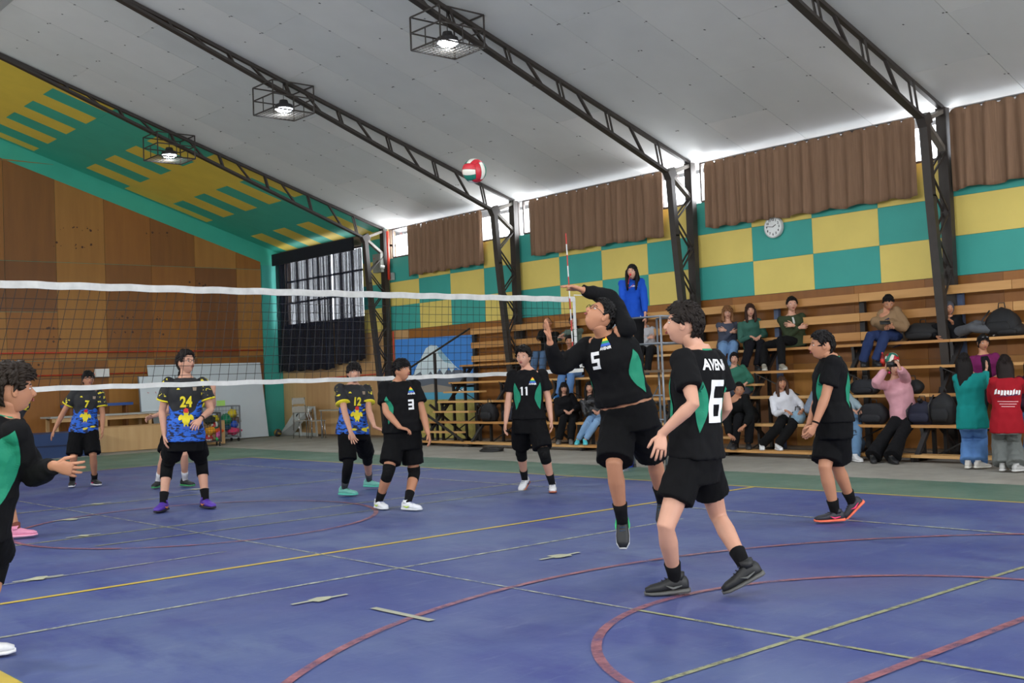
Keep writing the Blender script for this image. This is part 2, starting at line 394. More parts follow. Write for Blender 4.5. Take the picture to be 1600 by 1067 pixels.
# ---- ceiling: boards between the frames, seams and fixings
def cbox(mb, x0, x1, y0, y1, th=.02, drop=0.0, mi=0):
    z0, z1 = zceil(x0)-drop, zceil(x1)-drop
    vs = [(x0, y0, z0), (x1, y0, z1), (x1, y1, z1), (x0, y1, z0)]; vs += [(x, y, z+th) for x, y, z in vs]
    mb.add(vs, [(0, 3, 2, 1), (4, 5, 6, 7), (0, 1, 5, 4), (1, 2, 6, 5), (2, 3, 7, 6), (3, 0, 4, 7)], mi)
cl = MB(); cbox(cl, XR, XW+.4, YN_-.2, YE+.2, .1, -.03); cbox(cl, XL-.3, XR, YN_-.2, YE+.2, .1, -.03)
ceiling = cl.build('ceiling', mat('roof_sheathing', (90, 90, 88), .8)); struct(ceiling)
MX = 1.118; xed = [XW-.0-MX*i for i in range(9)] + [XR]
fx = MB()
for k in range(-1, 6):
    for c in range(4):
        y1 = Y0-k*BAY-c*PW if k >= 0 else YE-c*(YE-Y0)/4; y0 = y1-(PW if k >= 0 else (YE-Y0)/4)
        brk = [XW-.02] + [XW-MX*(3*j+(1, 2, 0)[(c+k) % 3]) for j in range(0, 4) if 0 < 3*j+(1, 2, 0)[(c+k) % 3] < 8] + [XR]
        for j in range(len(brk)-1):
            mb = MB(); cbox(mb, brk[j+1]+.003, brk[j]-.003, y0+.003, y1-.003, .012); mb.build('ceiling_board', M_tealr if k == -1 else M_ceil[rnd.randrange(3)], ceiling)
        mb = MB(); cbox(mb, XL, XR, y0, y1, .012); mb.build('ceiling_board', M_tealr if k == -1 else M_ceil[0], ceiling)
        if k >= 0:
            for j in range(17):
                x = XW-.01-MX*j/2
                for yy in ((y1,) if j % 2 else (y1, y1-PW/2)):
                    z = zceil(x); 
                    fx.box((x, yy, z-.002), (.05 if rnd.random() < .5 else .03, .018, .006))
                    if rnd.random() < .3: fx.box((x+rnd.uniform(-.05, .05), yy+.04, z-.002), (.02, .02, .006))
o = fx.build('ceiling_fixings', M_dark, ceiling); o['kind'] = 'stuff'
H = .61; yl = [Y0+H*i for i in range(9)] + [YE-.02]
def cpaint(x0, x1, y0, y1): mb = MB(); cbox(mb, x0, x1, y0, min(y1, YE-.12), .003, .003); mb.build('painted_stripe', M_yelr, ceiling)
cpaint(XR, 8.24, Y0, YE)
cpaint(11.62, 12.74, Y0, YE)
for i in range(0, 9, 2): cpaint(8.24, 9.37, yl[i], yl[i]+H); cpaint(12.74, 13.86, yl[i], yl[i]+H)
for i in range(1, 8, 2): cpaint(10.5, 11.62, yl[i], yl[i]+H); cpaint(14.97, 16.08, yl[i], yl[i]+H)

# ---- steel portal frames
def cdepth(x): return .085 + .36*max(0, min(1, (x-7.0)/8.4))
frames = []
for k in range(-0, 6):
    y = Y0-k*BAY
    fr = empty('steel_frame', (XW, y, 0))
    nm = ['farthest', 'second farthest', 'third', 'nearest visible', 'hidden', 'hidden']
    tag(fr, ['black steel roof frame at the end beside the dark window curtains', 'black steel roof frame rising behind the net above the white mountain mural', 'black steel roof frame whose column stands right of the referee in blue',
             'black steel roof frame whose column stands beside the hooded child', 'black steel roof frame above the near right end of the hall', 'black steel roof frame near the camera end of the hall'][k], 'roof frame', 'steel portal frames')
    def P(x, z, dy=0): return (x-XW, dy, z)
    zt = lambda x: zceil(x)-.04; zb = lambda x: zceil(x)-cdepth(x)-.0
    # chords
    MB().bar(P(15.98, zt(15.98)), P(XR, zt(XR)), .07, .06).build('top_chord', M_steel, fr)
    MB().bar(P(15.42, zb(15.42)-.03), P(7.3, zb(7.3)), .12, .05).bar(P(7.3, zb(7.3)), P(XR, zt(XR)-.03), .12, .05).build('bottom_chord', M_steel, fr)
    MB().bar(P(XR, zt(XR)), P(XL, zceil(XL)-.05), .09, .12).build('left_rafter', M_steel, fr)
    MB().bar(P(XL+.1, 0), P(XL+.1, zceil(XL)-.05), .12, .3).build('left_column', M_steel, fr)
    # column: outer post, slanting inner leg
    MB().bar(P(15.98, 0), P(15.98, zceil(16)-.03), .16, .12).build('outer_post', M_steel, fr)
    pts = [(15.42, 4.90), (15.49, 3.9), (15.58, 3.0), (15.7, 1.7), (15.9, .0)]
    mb = MB(); mb.bar(P(15.42, 4.93), P(15.5, 3.8), .13, .1, (1, 0, 0)); mb.bar(P(15.5, 3.82), P(15.86, .0), .13, .1, (1, 0, 0)); mb.build('inner_leg', M_steel, fr)
    MB().box(P(15.43, 4.92), (.2, .14, .16), Matrix.Rotation(-.5, 3, 'Y')).build('knee_plate', M_steel, fr)
    MB().bar(P(15.45, 4.93), P(15.97, 5.12), .1, .06).build('knee_strut', mat('knee_grey', (110, 104, 96), .5), fr)
    MB().bar(P(15.47, 4.88), P(15.96, 4.52), .1, .06).build('knee_strut', MATS['knee_grey'], fr)
    leg = lambda z: 15.5+(15.86-15.5)*(3.8-z)/3.8 if z < 3.8 else 15.5-.08*(z-3.8)/1.1
    z = 4.5; side = 0; zz = [4.5, 4.1, 3.6, 3.2, 2.75, 2.3, 1.9, 1.5, 1.15]
    for i in range(len(zz)-1):
        a_, b_ = (15.94, leg(zz[i+1])+.03) if i % 2 == 0 else (leg(zz[i])+.03, 15.94)
        for dy in (-.045, .045):
            MB().bar(P(a_, zz[i], dy), P(b_, zz[i+1], dy), .025, .025).build('column_brace', M_steel, fr)
    x = 15.2
    i = 0
    while x > 8.3:
        w = .42
        for dy in (-.035, .035): MB().bar(P(x, zb(x), dy), P(x-.1, zt(x-.1), dy), .022, .03).build('web_brace', M_steel, fr)
        MB().bar(P(x-.45, zb(x-.45)), P(x-.8, zt(x-.8)), .05, .03).build('web_brace', M_steel, fr)
        x -= 1.12 if i else 1.25; i += 1
    frames.append(fr)
# ================================================================== THE THINGS
M_black = mat('black_painted_steel', (34, 32, 32), .5, .1)
M_pine = [mat('pine_board_a', (184, 134, 74), .5, scale=3, rgb2=(208, 158, 96), stretch=(8, .6, 8)), mat('pine_board_b', (170, 118, 62), .5, scale=3, rgb2=(196, 144, 84), stretch=(8, .6, 8)), mat('pine_board_c', (196, 150, 92), .5, scale=3, rgb2=(214, 170, 112), stretch=(8, .6, 8))]
M_grey = mat('grey_tube', (128, 132, 138), .35, .05, metal=.4)
M_chrome = mat('chrome_tube', (190, 192, 196), .25, .03, metal=.9)
M_white = mat('white_plastic', (225, 225, 222), .5, .03)
M_red = mat('red_paint', (200, 60, 40), .5, .05)
M_bluegrey = mat('blue_grey_steel', (70, 84, 112), .5, .1)

# ---- curtains
def curtain_mat(name, a, b, transp=0, alpha_noise=0):
    m = bpy.data.materials.new(name); m.use_nodes = True; nt = m.node_tree; N = nt.nodes; L = nt.links; p = N['Principled BSDF']; p.inputs['Roughness'].default_value = .85
    tc = N.new('ShaderNodeTexCoord'); mp = N.new('ShaderNodeMapping'); mp.inputs['Scale'].default_value = (6, 40, 1.5); L.new(tc.outputs['Object'], mp.inputs[0])
    n = N.new('ShaderNodeTexNoise'); n.inputs['Scale'].default_value = 1.6; n.inputs['Detail'].default_value = 5; L.new(mp.outputs[0], n.inputs[0])
    mx = N.new('ShaderNodeMix'); mx.data_type = 'RGBA'; L.new(n.outputs['Fac'], mx.inputs[0]); mx.inputs[6].default_value = (*srgb(*a), 1); mx.inputs[7].default_value = (*srgb(*b), 1); L.new(mx.outputs[2], p.inputs['Base Color'])
    out = N['Material Output']
    tl = N.new('ShaderNodeBsdfTranslucent'); L.new(mx.outputs[2], tl.inputs[0]); ms = N.new('ShaderNodeMixShader'); ms.inputs[0].default_value = transp; L.new(p.outputs[0], ms.inputs[1]); L.new(tl.outputs[0], ms.inputs[2]); last = ms
    if alpha_noise:
        tr = N.new('ShaderNodeBsdfTransparent'); m2 = N.new('ShaderNodeMixShader')
        mp2 = N.new('ShaderNodeMapping'); mp2.inputs['Scale'].default_value = (0, 9, .12); L.new(tc.outputs['Object'], mp2.inputs[0]); n2 = N.new('ShaderNodeTexNoise'); n2.inputs['Scale'].default_value = 1.5; n2.inputs['Detail'].default_value = 6; n2.inputs['Roughness'].default_value = .65; L.new(mp2.outputs[0], n2.inputs[0])
        r = N.new('ShaderNodeMapRange'); r.inputs['From Min'].default_value = .36; r.inputs['From Max'].default_value = .56; r.inputs['To Min'].default_value = .03; r.inputs['To Max'].default_value = alpha_noise
        L.new(n2.outputs['Fac'], r.inputs[0]); L.new(r.outputs[0], m2.inputs[0]); L.new(last.outputs[0], m2.inputs[1]); L.new(tr.outputs[0], m2.inputs[2]); last = m2
    L.new(last.outputs[0], out.inputs[0]); return m
M_cbrown = curtain_mat('brown_curtain_cloth', (112, 84, 64), (150, 118, 92), .06); M_cnavy = curtain_mat('navy_sheer_cloth', (14, 18, 34), (22, 28, 50), .1, .34)
def curtain(ya, yb, za, zb, x, m, folds, label, hooks, amp=.045, notch=None, sag=0, grp=None, zl=0, seed=1):
    """hangs from z zb (top) down to za between ya (far) and yb"""
    nY = int(abs(ya-yb)*46); nZ = 12; vs = []; r = random.Random(seed); ph = [r.uniform(0, 6.3) for _ in range(4)]
    for i in range(nY+1):
        u = i/nY; y = ya+(yb-ya)*u
        q = folds*u*6.2832
        f = .55*math.sin(q+1.3*math.sin(q*.23+ph[0]))+.3*math.sin(1.9*q+ph[1]+2*math.sin(q*.11))+.25*math.sin(.43*q+ph[2])
        sc = abs(math.sin(math.pi*u*hooks)); top = zb-.055*(1-sc)**3 if hooks else zb
        if notch and abs(u-notch[0]) < .012: top -= notch[1]*(1-abs(u-notch[0])/.012)
        for j in range(nZ+1):
            v = j/nZ; z = top+(za+zl*(1-u)+.02*math.sin(q*.5+ph[3])-top)*v; a_ = amp*(.55+.6*v)
            vs.append((x+a_*f, y+.01*math.sin(q+v*2), z))
    fs = [(i*(nZ+1)+j, (i+1)*(nZ+1)+j, (i+1)*(nZ+1)+j+1, i*(nZ+1)+j+1) for i in range(nY) for j in range(nZ)]
    mb = MB(); mb.add(vs, fs); o = mb.build('curtain', m, None, True); 
    me = o.data; off = np.array([x, (ya+yb)/2, zb])
    co = np.empty(len(me.vertices)*3); me.vertices.foreach_get('co', co); co = co.reshape(-1, 3)-off; me.vertices.foreach_set('co', co.ravel()); o.location = off
    md = o.modifiers.new('thickness', 'SOLIDIFY'); md.thickness = .004
    tag(o, label, 'curtain', grp); return o
G1 = 'brown curtains along the high windows'
curtain(21.87, 19.05, 3.92, 5.12, 15.97, M_cbrown, 13, 'short brown curtain left of the net antenna, with a small gap at its top', 14, notch=(.2, .13), grp=G1, seed=3)
curtain(17.5, 14.86, 3.92, 5.12, 15.97, M_cbrown, 9, 'brown curtain right above the net antenna, left half of its pair', 9, grp=G1, seed=4)
curtain(14.9, 13.75, 3.90, 5.12, 15.96, M_cbrown, 4, 'brown curtain above the referee in blue, right half of its pair', 5, grp=G1, seed=5)
curtain(12.75, 11.41, 3.92, 5.12, 15.97, M_cbrown, 7, 'brown curtain hanging just above and left of the wall clock', 6, grp=G1, seed=6)
curtain(11.45, 8.66, 3.91, 5.12, 15.96, M_cbrown, 10, 'wide brown curtain to the right of the wall clock', 13, grp=G1, seed=7)
curtain(8.12, 3.6, 3.92, 5.12, 15.96, M_cbrown, 15, 'brown curtain at the right edge above the yellow and teal panels', 18, grp=G1, seed=8)
G2 = 'navy curtains over the corner window'
yc = at(521, 470, X=15.9)[1]
curtain(28.1, yc+.03, 1.78, 4.8, 15.9, M_cnavy, 9, 'sheer navy curtain in the far corner, left one of the pair', 0, amp=.035, grp=G2, seed=9)
curtain(yc-.03, float(at(567, 460, X=15.9)[1]), 1.98, 4.8, 15.9, M_cnavy, 8, 'sheer navy curtain beside the first steel column, right one of the pair', 0, amp=.035, grp=G2, seed=10, zl=-.1)
vl = MB(); vl.box((15.84, 26.08, 4.93), (.06, 4.1, .32)); o = vl.build('curtain_pelmet', mat('navy_cloth', (18, 22, 34), .9)); tag(o, 'dark navy cloth strip along the top of the corner window', 'pelmet')

# ---- red pipes, electric boxes, clock
o = MB().tube([(16.0, 22.72, 3.9), (16.0, 22.72, 5.1)], .035).build('red_pipe', M_red, None, True); tag(o, 'thick red pipe beside the first high window left of the curtain', 'pipe')
o = MB().tube([(16.05, 22.70, 1.25), (16.05, 22.70, 2.62)], .018).build('red_pipe', M_red, None, True); tag(o, 'thin red upright pipe at the left side of the mountain mural', 'pipe')
o = MB().tube([(-3, YE-.04, 2.43), (8.94, YE-.04, 2.43), (15.48, YE-.04, 2.41)], .016).build('red_conduit', M_red, None, True); tag(o, 'upper red conduit running along the far plywood wall', 'pipe')
o = MB().tube([(-3, YE-.04, 1.87), (12.1, YE-.04, 1.87)], .016).build('red_conduit', M_red, None, True); tag(o, 'lower red conduit behind the head of player number 7', 'pipe')
o = MB().tube([(16.05, 28.1, 1.52), (16.05, 23.0, 1.6)], .014).build('red_conduit', M_red, None, True); tag(o, 'red conduit under the navy curtains', 'pipe')
o = MB().box((10.79+.12, YE-.07, 1.9), (.34, .12, .2)).build('switch_box', M_white); tag(o, 'small white box on the lower red conduit', 'box')
eb = empty('electric_box', (15.9, 22.98, 4.33)); tag(eb, 'grey electric box high on the wall right of the first column', 'electric box')
MB().box((0, 0, 0), (.14, .34, .46)).build('cabinet', mat('grey_enamel', (140, 142, 134), .5), eb); MB().box((-.08, 0, 0), (.012, .3, .42)).build('cover', mat('grey_enamel', (140, 142, 134)), eb); MB().box((-.09, .08, .12), (.01, .03, .03)).build('red_light', M_red, eb)
MB().tube([(-.1, -.2, -.1), (-.02, -.26, -.12)], .04).build('lens_knob', M_white, eb)
o = MB().box((16.06, 22.68, 3.98), (.05, .17, .18)).build('junction_box', mat('pale_grey_box', (150, 160, 155))); tag(o, 'small pale box under the grey electric box', 'box')
ck = empty('wall_clock', (16.09, 11.39, 3.78)); tag(ck, 'round white wall clock with black numerals under the curtain', 'clock')
MB().tube([(0, 0, 0), (-.05, 0, 0)], .185, 40).build('clock_rim', mat('clock_rim_grey', (190, 192, 192), .4), ck, False); MB().tube([(-.05, 0, 0), (-.055, 0, 0)], .165, 40).build('clock_face', mat('clock_face_white', (232, 234, 232), .4), ck)
M_ink = mat('black_ink', (22, 22, 24), .6, 0); M_pw = mat('print_white', (232, 232, 232), .6, 0)
def text_mesh(s, size, bold=0.0, xs=1.0):
    cu = bpy.data.curves.new('t', 'FONT'); cu.body = s; cu.size = size; cu.align_x = 'CENTER'; cu.align_y = 'CENTER'; cu.offset = bold; cu.resolution_u = 3
    o = bpy.data.objects.new('t', cu); COL.objects.link(o); dg = bpy.context.evaluated_depsgraph_get(); me = bpy.data.meshes.new_from_object(o.evaluated_get(dg)); bpy.data.objects.remove(o); bpy.data.curves.remove(cu)
    for v in me.vertices: v.co.x *= xs
    return me
for h in range(1, 13):
    me = text_mesh(str(h), .055, .002); a_ = math.radians(90-30*h); o = link('numeral', me, M_ink, ck)
    o.location = (-.058, -.125*math.cos(a_), .125*math.sin(a_)); o.rotation_euler = (math.pi/2, 0, -math.pi/2)
for nm, L_, an, w in (('hour_hand', .075, 62-0, .012), ('minute_hand', .12, 300-20, .008)):
    a_ = math.radians(90-an); MB().bar((-.062, 0, 0), (-.062, -L_*math.cos(a_), L_*math.sin(a_)), w, .003, (1, 0, 0)).build(nm, M_ink, ck)
# ---- mural on the right wall
mu = empty('mountain_mural', (16.08, 21.2, 0)); tag(mu, 'painted mural of a snowy volcano over a lake on the wall behind the stair rail', 'mural')
def mpoly(name, rgb, pts, th, var=.05, rgb2=None, sc=3):
    mb = MB(); polymesh(mb, [(0, y-21.2, z) for y, z in pts], (-1, 0, 0), th); mb.build(name, mat('mural_'+name, rgb, .7, var, sc, rgb2=rgb2), mu)
mpoly('sky', (62, 132, 210), [(22.66, 1.25), (22.66, 2.42), (19.62, 2.38), (19.62, 1.25)], .012)
mpoly('meadow', (196, 182, 96), [(22.66, .03), (22.66, .95), (19.62, .95), (19.62, .03)], .012, rgb2=(120, 110, 60), sc=9)
mpoly('shore', (150, 120, 84), [(22.66, .95), (22.66, 1.35), (19.62, 1.35), (19.62, .95)], .013)
mpoly('lake', (84, 160, 190), [(22.2, .93), (22.0, 1.1), (21.4, 1.2), (20.6, 1.22), (19.62, 1.25), (19.62, .93)], .016)
mpoly('foothill', (96, 104, 116), [(22.5, 1.22), (22.1, 1.5), (21.7, 1.62), (20.1, 1.6), (19.62, 1.42), (19.62, 1.2)], .016)
mpoly('shore_hill', (150, 140, 128), [(22.6, 1.2), (22.3, 1.35), (21.6, 1.25), (21.2, 1.3), (20.4, 1.2), (20.4, 1.1), (22.6, 1.1)], .018)
mpoly('snow_cap', (206, 222, 228), [(21.95, 1.5), (21.8, 1.72), (21.55, 1.98), (21.4, 2.15), (21.2, 2.22), (21.0, 2.2), (20.85, 2.1), (20.6, 1.9), (20.35, 1.72), (20.15, 1.6), (20.3, 1.66), (20.45, 1.55), (20.55, 1.68), (20.75, 1.5), (20.9, 1.65), (21.1, 1.45), (21.25, 1.6), (21.5, 1.42), (21.65, 1.6)], .02)
mpoly('snow_shade', (140, 180, 200), [(21.0, 2.18), (20.85, 2.1), (20.6, 1.9), (20.4, 1.74), (20.7, 1.8), (20.9, 1.95)], .022)
mpoly('swan', (225, 228, 228), [(20.3, 1.12), (20.25, 1.2), (20.15, 1.13), (20.0, 1.2), (19.9, 1.12), (20.1, 1.08)], .022)

# ---- bleacher: five levels of pine boards on black steel
bl = empty('bleacher', (14.3, 8, 0)); tag(bl, 'long wooden bleacher of pine boards on black steel frames along the wall', 'bleacher')
def BP(x, y, z): return (x-14.3, y-8, z)
YEND = 19.62; LV = [(14.38, .105), (14.68, .50), (14.98, .925), (15.31, 1.33), (15.64, 1.70)]
for li, (x, z) in enumerate(LV):
    y = YEND; i = 0
    while y > -2:
        L_ = 3.2 if (i or li % 2) else 1.9; y2 = y-L_
        w = .26 if li < 4 else .25
        MB().box(BP(x+w/2, (y+y2)/2, z-.02), (w, L_-.006, .04)).build('seat_plank', M_pine[(i*2+li) % 3], bl); y = y2; i += 1
for li, (z0, z1) in enumerate([(1.76, 1.89), (2.06, 2.19), (2.37, 2.50)]):
    y = YEND-.15; i = 0
    while y > -2:
        L_ = 2.44; y2 = y-L_; MB().box(BP(15.885, (y+y2)/2, (z0+z1)/2), (.035, L_-.008, z1-z0)).build('backrest_plank', M_pine[(i+li) % 2], bl); y = y2; i += 1
y = YEND-.1; i = 0
while y > -2:
    f = MB()
    for x, z in LV: f.bar(BP(x+.06, y, 0), BP(x+.06, y, z-.04), .05, .05); f.bar(BP(x+.02, y, z-.065), BP(min(x+.36, 16.02), y, z-.065), .05, .05)
    f.build('steel_post', M_black, bl)
    MB().bar(BP(14.42, y-.04, .02), BP(15.85, y-.04, 1.62), .07, .05).build('sloping_beam', M_black, bl)
    MB().bar(BP(14.72, y+.03, .86), BP(15.8, y+.03, .05), .05, .04).build('cross_brace', M_black, bl)
    MB().bar(BP(14.42, y, .03), BP(16.0, y, .03), .05, .05).build('ground_rail', M_black, bl)
    if i % 2 == 0 or True: MB().bar(BP(16.02, y, 0), BP(16.02, y, 2.5), .09, .07).build('backrest_post', M_bluegrey if y < 12.2 and i % 2 else M_black, bl)
    if i < 12:
        MB().bar(BP(15.0, y, .03), BP(15.0, y-1.6, .8), .02, .02).build('thin_brace', M_black, bl); MB().bar(BP(15.3, y, 1.3), BP(15.3, y-1.6, .6), .015, .015).build('thin_brace', M_black, bl)
    y -= 1.63; i += 1
for ya, yb in ((19.6, 18.35), (12.3, 11.2)):
    for x, z in ((14.53, .30), (14.83, .715), (15.14, 1.13)): MB().box(BP(x+.1, (ya+yb)/2, z-.02), (.2, ya-yb, .035)).build('step_board', M_pine[2], bl)
MB().bar(BP(14.15, YEND+.03, 1.60), BP(16.0, YEND+.03, 2.52), .035, .035).build('handrail', M_black, bl)
MB().bar(BP(14.98, YEND+.03, 0), BP(14.98, YEND+.03, 1.98), .05, .05).build('rail_post', M_black, bl)
MB().bar(BP(14.3, YEND+.03, 0), BP(14.3, YEND+.03, 1.66), .045, .045).build('rail_post', M_black, bl)
for d in (0, .6): MB().bar(BP(14.45, YEND-.1, .15+d), BP(14.45, 18.1, .0+d*.2), .04, .04).build('stair_brace', M_black, bl)

# ---- volleyball net, antenna, posts
def netz(x, top): u = (x-1.1)/(10.93-1.1); return (2.475+.05*(1-u)**2) if top else 1.455+.012*math.sin(6*u)
def ny(x, v): return NY+.02*math.sin(x*1.7)*(1-v)+.05*(1-v)*math.sin(x*.6)
NXA, NXB = 1.1, 10.93
def NPt(i, n, v):
    x = NXA+(NXB-NXA)*i/n; u = (x-NXA)/(NXB-NXA); zt_, zb_ = netz(x, 1)-.07, netz(x, 0)
    xx = x-.28*(1-v)*(1-u)**.8+.12*(1-v)*max(0, (u-.93)/.07)
    return (xx, ny(x, v)-NY, zb_+(zt_-zb_)*v)
net = empty('volleyball_net', (0, NY, 0)); tag(net, 'volleyball net with white bands stretched across the court', 'net')
mb = MB(); n = 98
for i in range(n+1): mb.tube([NPt(i, n, v/10) for v in range(11)], .0028, 4, False)
for v in range(1, 10): mb.tube([NPt(i, n, v/10) for i in range(n+1)], .0028, 4, False)
o = mb.build('netting', mat('black_net_cord', (24, 22, 22), .7), net); o['kind'] = 'stuff'
M_band = mat('white_net_band', (206, 206, 202), .8, .14, 9, .3, 14)
def band(name, f, h, a=0, b_=n, th=.012):
    vs = []; 
    for i in range(a, b_+1):
        p = f(i); w = .006*math.sin(i*2.1)
        for dy, dz in ((-th, h/2), (th, h/2), (th, -h/2), (-th, -h/2)): vs.append((p[0], p[1]+dy+w, p[2]+dz+.004*math.sin(i*1.3)))
    k = b_-a
    fs = [(i*4+j, i*4+(j+1) % 4, i*4+4+(j+1) % 4, i*4+4+j) for i in range(k) for j in range(4)]+[(0, 1, 2, 3), (k*4, k*4+3, k*4+2, k*4+1)]
    m2 = MB(); m2.add(vs, fs); return m2.build(name, M_band, net)
band('top_band', lambda i: (NPt(i, n, 1)[0], 0, NPt(i, n, 1)[2]+.035), .072)
band('bottom_band', lambda i: NPt(i, n, 0), .05)
mb = MB(); sb = [(NXB-.0, 0, 2.46), (NXB-.0, 0, 2.1), (NXB+.02, .02, 1.8), (NXB+.11, .02, 1.5)]
mb.tube(sb, [.028]*4, 4, ry=[.01]*4, ref=(1, 0, 0)); mb.build('side_band', M_band, net)
mb = MB(); mb.tube([(NXB, 0, 2.5), (11.74, 0, 2.5)], .006, 6); mb.tube([(NXB+.11, 0, 1.5), (11.7, 0, 1.46)], .006, 6); mb.tube([(.9, 0, 2.55), (NXA, 0, 2.53)], .006, 6); mb.build('tension_rope', M_white, net)
an = empty('net_antenna', (10.80, NY-.03, 1.55)); tag(an, 'thin red and white striped antenna standing up from the net', 'antenna')
M_redm = mat('antenna_red', (196, 50, 44), .5)
for i in range(12):
    z = i*.15; MB().tube([(.045-z*.028, 0, z), (.045-(z+.15)*.028, 0, z+.15)], .0085, 8).build('antenna_segment', M_redm if i % 2 else M_white, an)
MB().tube([(.045, 0, -.03), (.045, 0, .08)], .018, 8).build('antenna_foot', M_white, an)
for x, lab in ((11.72, 'grey steel net post behind the jumping player'), (.82, 'grey steel net post at the near end of the net')):
    o = empty('net_post', (x, NY, 0)); tag(o, lab, 'net post', 'net posts')
    MB().tube([(0, 0, 0), (0, 0, 2.5)], .05, 16).build('post', M_grey, o, True); MB().tube([(0, 0, 2.5), (0, 0, 2.56)], [.056, .04], 16).build('cap', M_grey, o, True); MB().tube([(0, 0, 0), (0, 0, .03)], .12, 16).build('base_plate', M_grey, o)

# ---- referee stand
rs = empty('referee_stand', (12.25, 11.0, 0)); tag(rs, 'grey tube referee stand under the woman in the blue jacket', 'referee stand')
for nm, x, y in (('leg', 0, -.3), ('leg', 0, .32), ('leg', .62, -.3), ('leg', .62, .32)):
    MB().tube([(x+(.0 if x else -.0), y, .03), (x, y, 2.19)], .017, 10).build(nm, M_grey, rs, True); MB().tube([(x, y, 0), (x, y, .05)], .022, 8).build('rubber_foot', M_black, rs)
for z in (2.19, 1.80):
    MB().tube([(0, -.3, z), (0, .32, z)], .015, 8).build('rail', M_grey, rs, True); MB().tube([(.62, -.3, z), (.62, .32, z)], .015, 8).build('rail', M_grey, rs, True); MB().tube([(0, -.3, z), (.62, -.3, z)], .015, 8).build('rail', M_grey, rs, True)
MB().box((.31, .01, 1.40), (.66, .64, .035)).build('platform', mat('stand_board', (110, 90, 70), .6), rs)
for z in (.35, .7, 1.05): MB().tube([(0, -.3, z), (0, .32, z)], .012, 8).build('rung', M_grey, rs, True)
for y in (-.3, .32): MB().tube([(0, y, .45), (.62, y, 1.2)], .01, 8).build('side_brace', M_grey, rs, True)
MB().box((-.1, .42, .12), (.3, .1, .24)).build('blue_weight', mat('blue_plastic', (30, 60, 170), .5), rs)

# ---- lamps in wire cages
M_lamp = mat('lamp_lens', (255, 255, 255), .3, 0, emis=((240, 246, 255), 26))
def cage_lamp(x, y, lab, z0=6.36, real=True):
    t = empty('caged_lamp', (x, y, z0)); tag(t, lab, 'lamp', 'caged ceiling lamps')
    mb = MB(); a_, b_, h = .42, .36, .5
    for sx in (-1, 1):
        for sy in (-1, 1): mb.bar((sx*a_, sy*b_, 0), (sx*a_, sy*b_, h), .02)
    for z in (0, .26, h):
        for s in (-1, 1): mb.bar((-a_, s*b_, z), (a_, s*b_, z), .02); mb.bar((s*a_, -b_, z), (s*a_, b_, z), .02)
    for s in (-1, 1): mb.bar((0, s*b_, 0), (0, s*b_, .26), .014); mb.bar((s*a_, 0, 0), (s*a_, 0, .26), .014)
    mb.build('cage_frame', M_steel, t); mb = MB()
    for i in range(1, 10): mb.bar((-a_+i*a_*2/10, -b_, 0), (-a_+i*a_*2/10, b_, 0), .007); mb.bar((-a_, -b_+i*b_*2/10, 0), (a_, -b_+i*b_*2/10, 0), .007)
    mb.build('cage_grid', MATS['knee_grey'], t)
    MB().tube([(0, 0, .1), (0, 0, .17), (0, 0, .2), (0, 0, .26)], [.17, .16, .09, .07], 20).build('lamp_housing', M_black, t)
    MB().tube([(0, 0, .26), (0, 0, zceil(x)-z0-.02)], .008, 6).build('hanging_chain', M_black, t)
    MB().tube([(0, 0, .095), (0, 0, .06)], [.16, .12], 24).build('lamp_lens', M_lamp, t, True)
    d = bpy.data.lights.new('lamp_light', 'SPOT'); d.energy = LAMP_W; d.spot_size = 2.6; d.spot_blend = .6; d.shadow_soft_size = .16; d.color = (.9, .95, 1)
    o = bpy.data.objects.new('lamp_light', d); COL.objects.link(o); o.parent = t; o.location = (0, 0, .04)
LAMP_W = 520
labs = ['caged lamp nearest the yellow and teal ceiling', 'caged lamp on the second roof frame', 'caged lamp at the top centre on the third roof frame', 'caged lamp over the right side of the court', 'caged lamp over the near end', 'caged lamp nearest the near wall']
for k in range(6):
    cage_lamp(10.46, Y0-k*BAY, labs[k]); 
    if k in (2, 3, 4): cage_lamp(2.3, Y0-k*BAY-1.3, labs[k]+', left row', 6.1, True)

# ---- balls
def cube_ball(R=.105, N=10, pieces=None):
    """18-panel ball: returns list of 18 (verts, faces)"""
    out = []
    ax = [((1, 0, 0), (0, 1, 0), (0, 0, 1)), ((-1, 0, 0), (0, 1, 0), (0, 0, -1)), ((0, 1, 0), (0, 0, 1), (1, 0, 0)), ((0, -1, 0), (0, 0, 1), (-1, 0, 0)), ((0, 0, 1), (1, 0, 0), (0, 1, 0)), ((0, 0, -1), (1, 0, 0), (0, -1, 0))]
    for n_, u, v in ax:
        n_, u, v = map(Vector, (n_, u, v))
        for s in range(3):
            vs = []; fs = []; a0 = -1+s*2/3+.015; a1 = a0+2/3-.03
            for i in range(N//2+1):
                for j in range(N+1):
                    a_ = a0+(a1-a0)*i/(N//2); b_ = (-1+2*j/N)*.985
                    d = (n_+u*math.tan(a_*math.pi/4)+v*math.tan(b_*math.pi/4)).normalized(); e = min(i, N//2-i, j, N-j); vs.append(d*R*(1 if e else .985))
            for i in range(N//2):
                for j in range(N): q = i*(N+1)+j; fs.append((q, q+N+1, q+N+2, q+1))
            out.append((vs, fs, s))
    return out
M_bw, M_br, M_bg = mat('ball_white', (226, 222, 210), .45, .03), mat('ball_red', (196, 40, 52), .45, .03), mat('ball_green', (30, 120, 100), .45, .03)
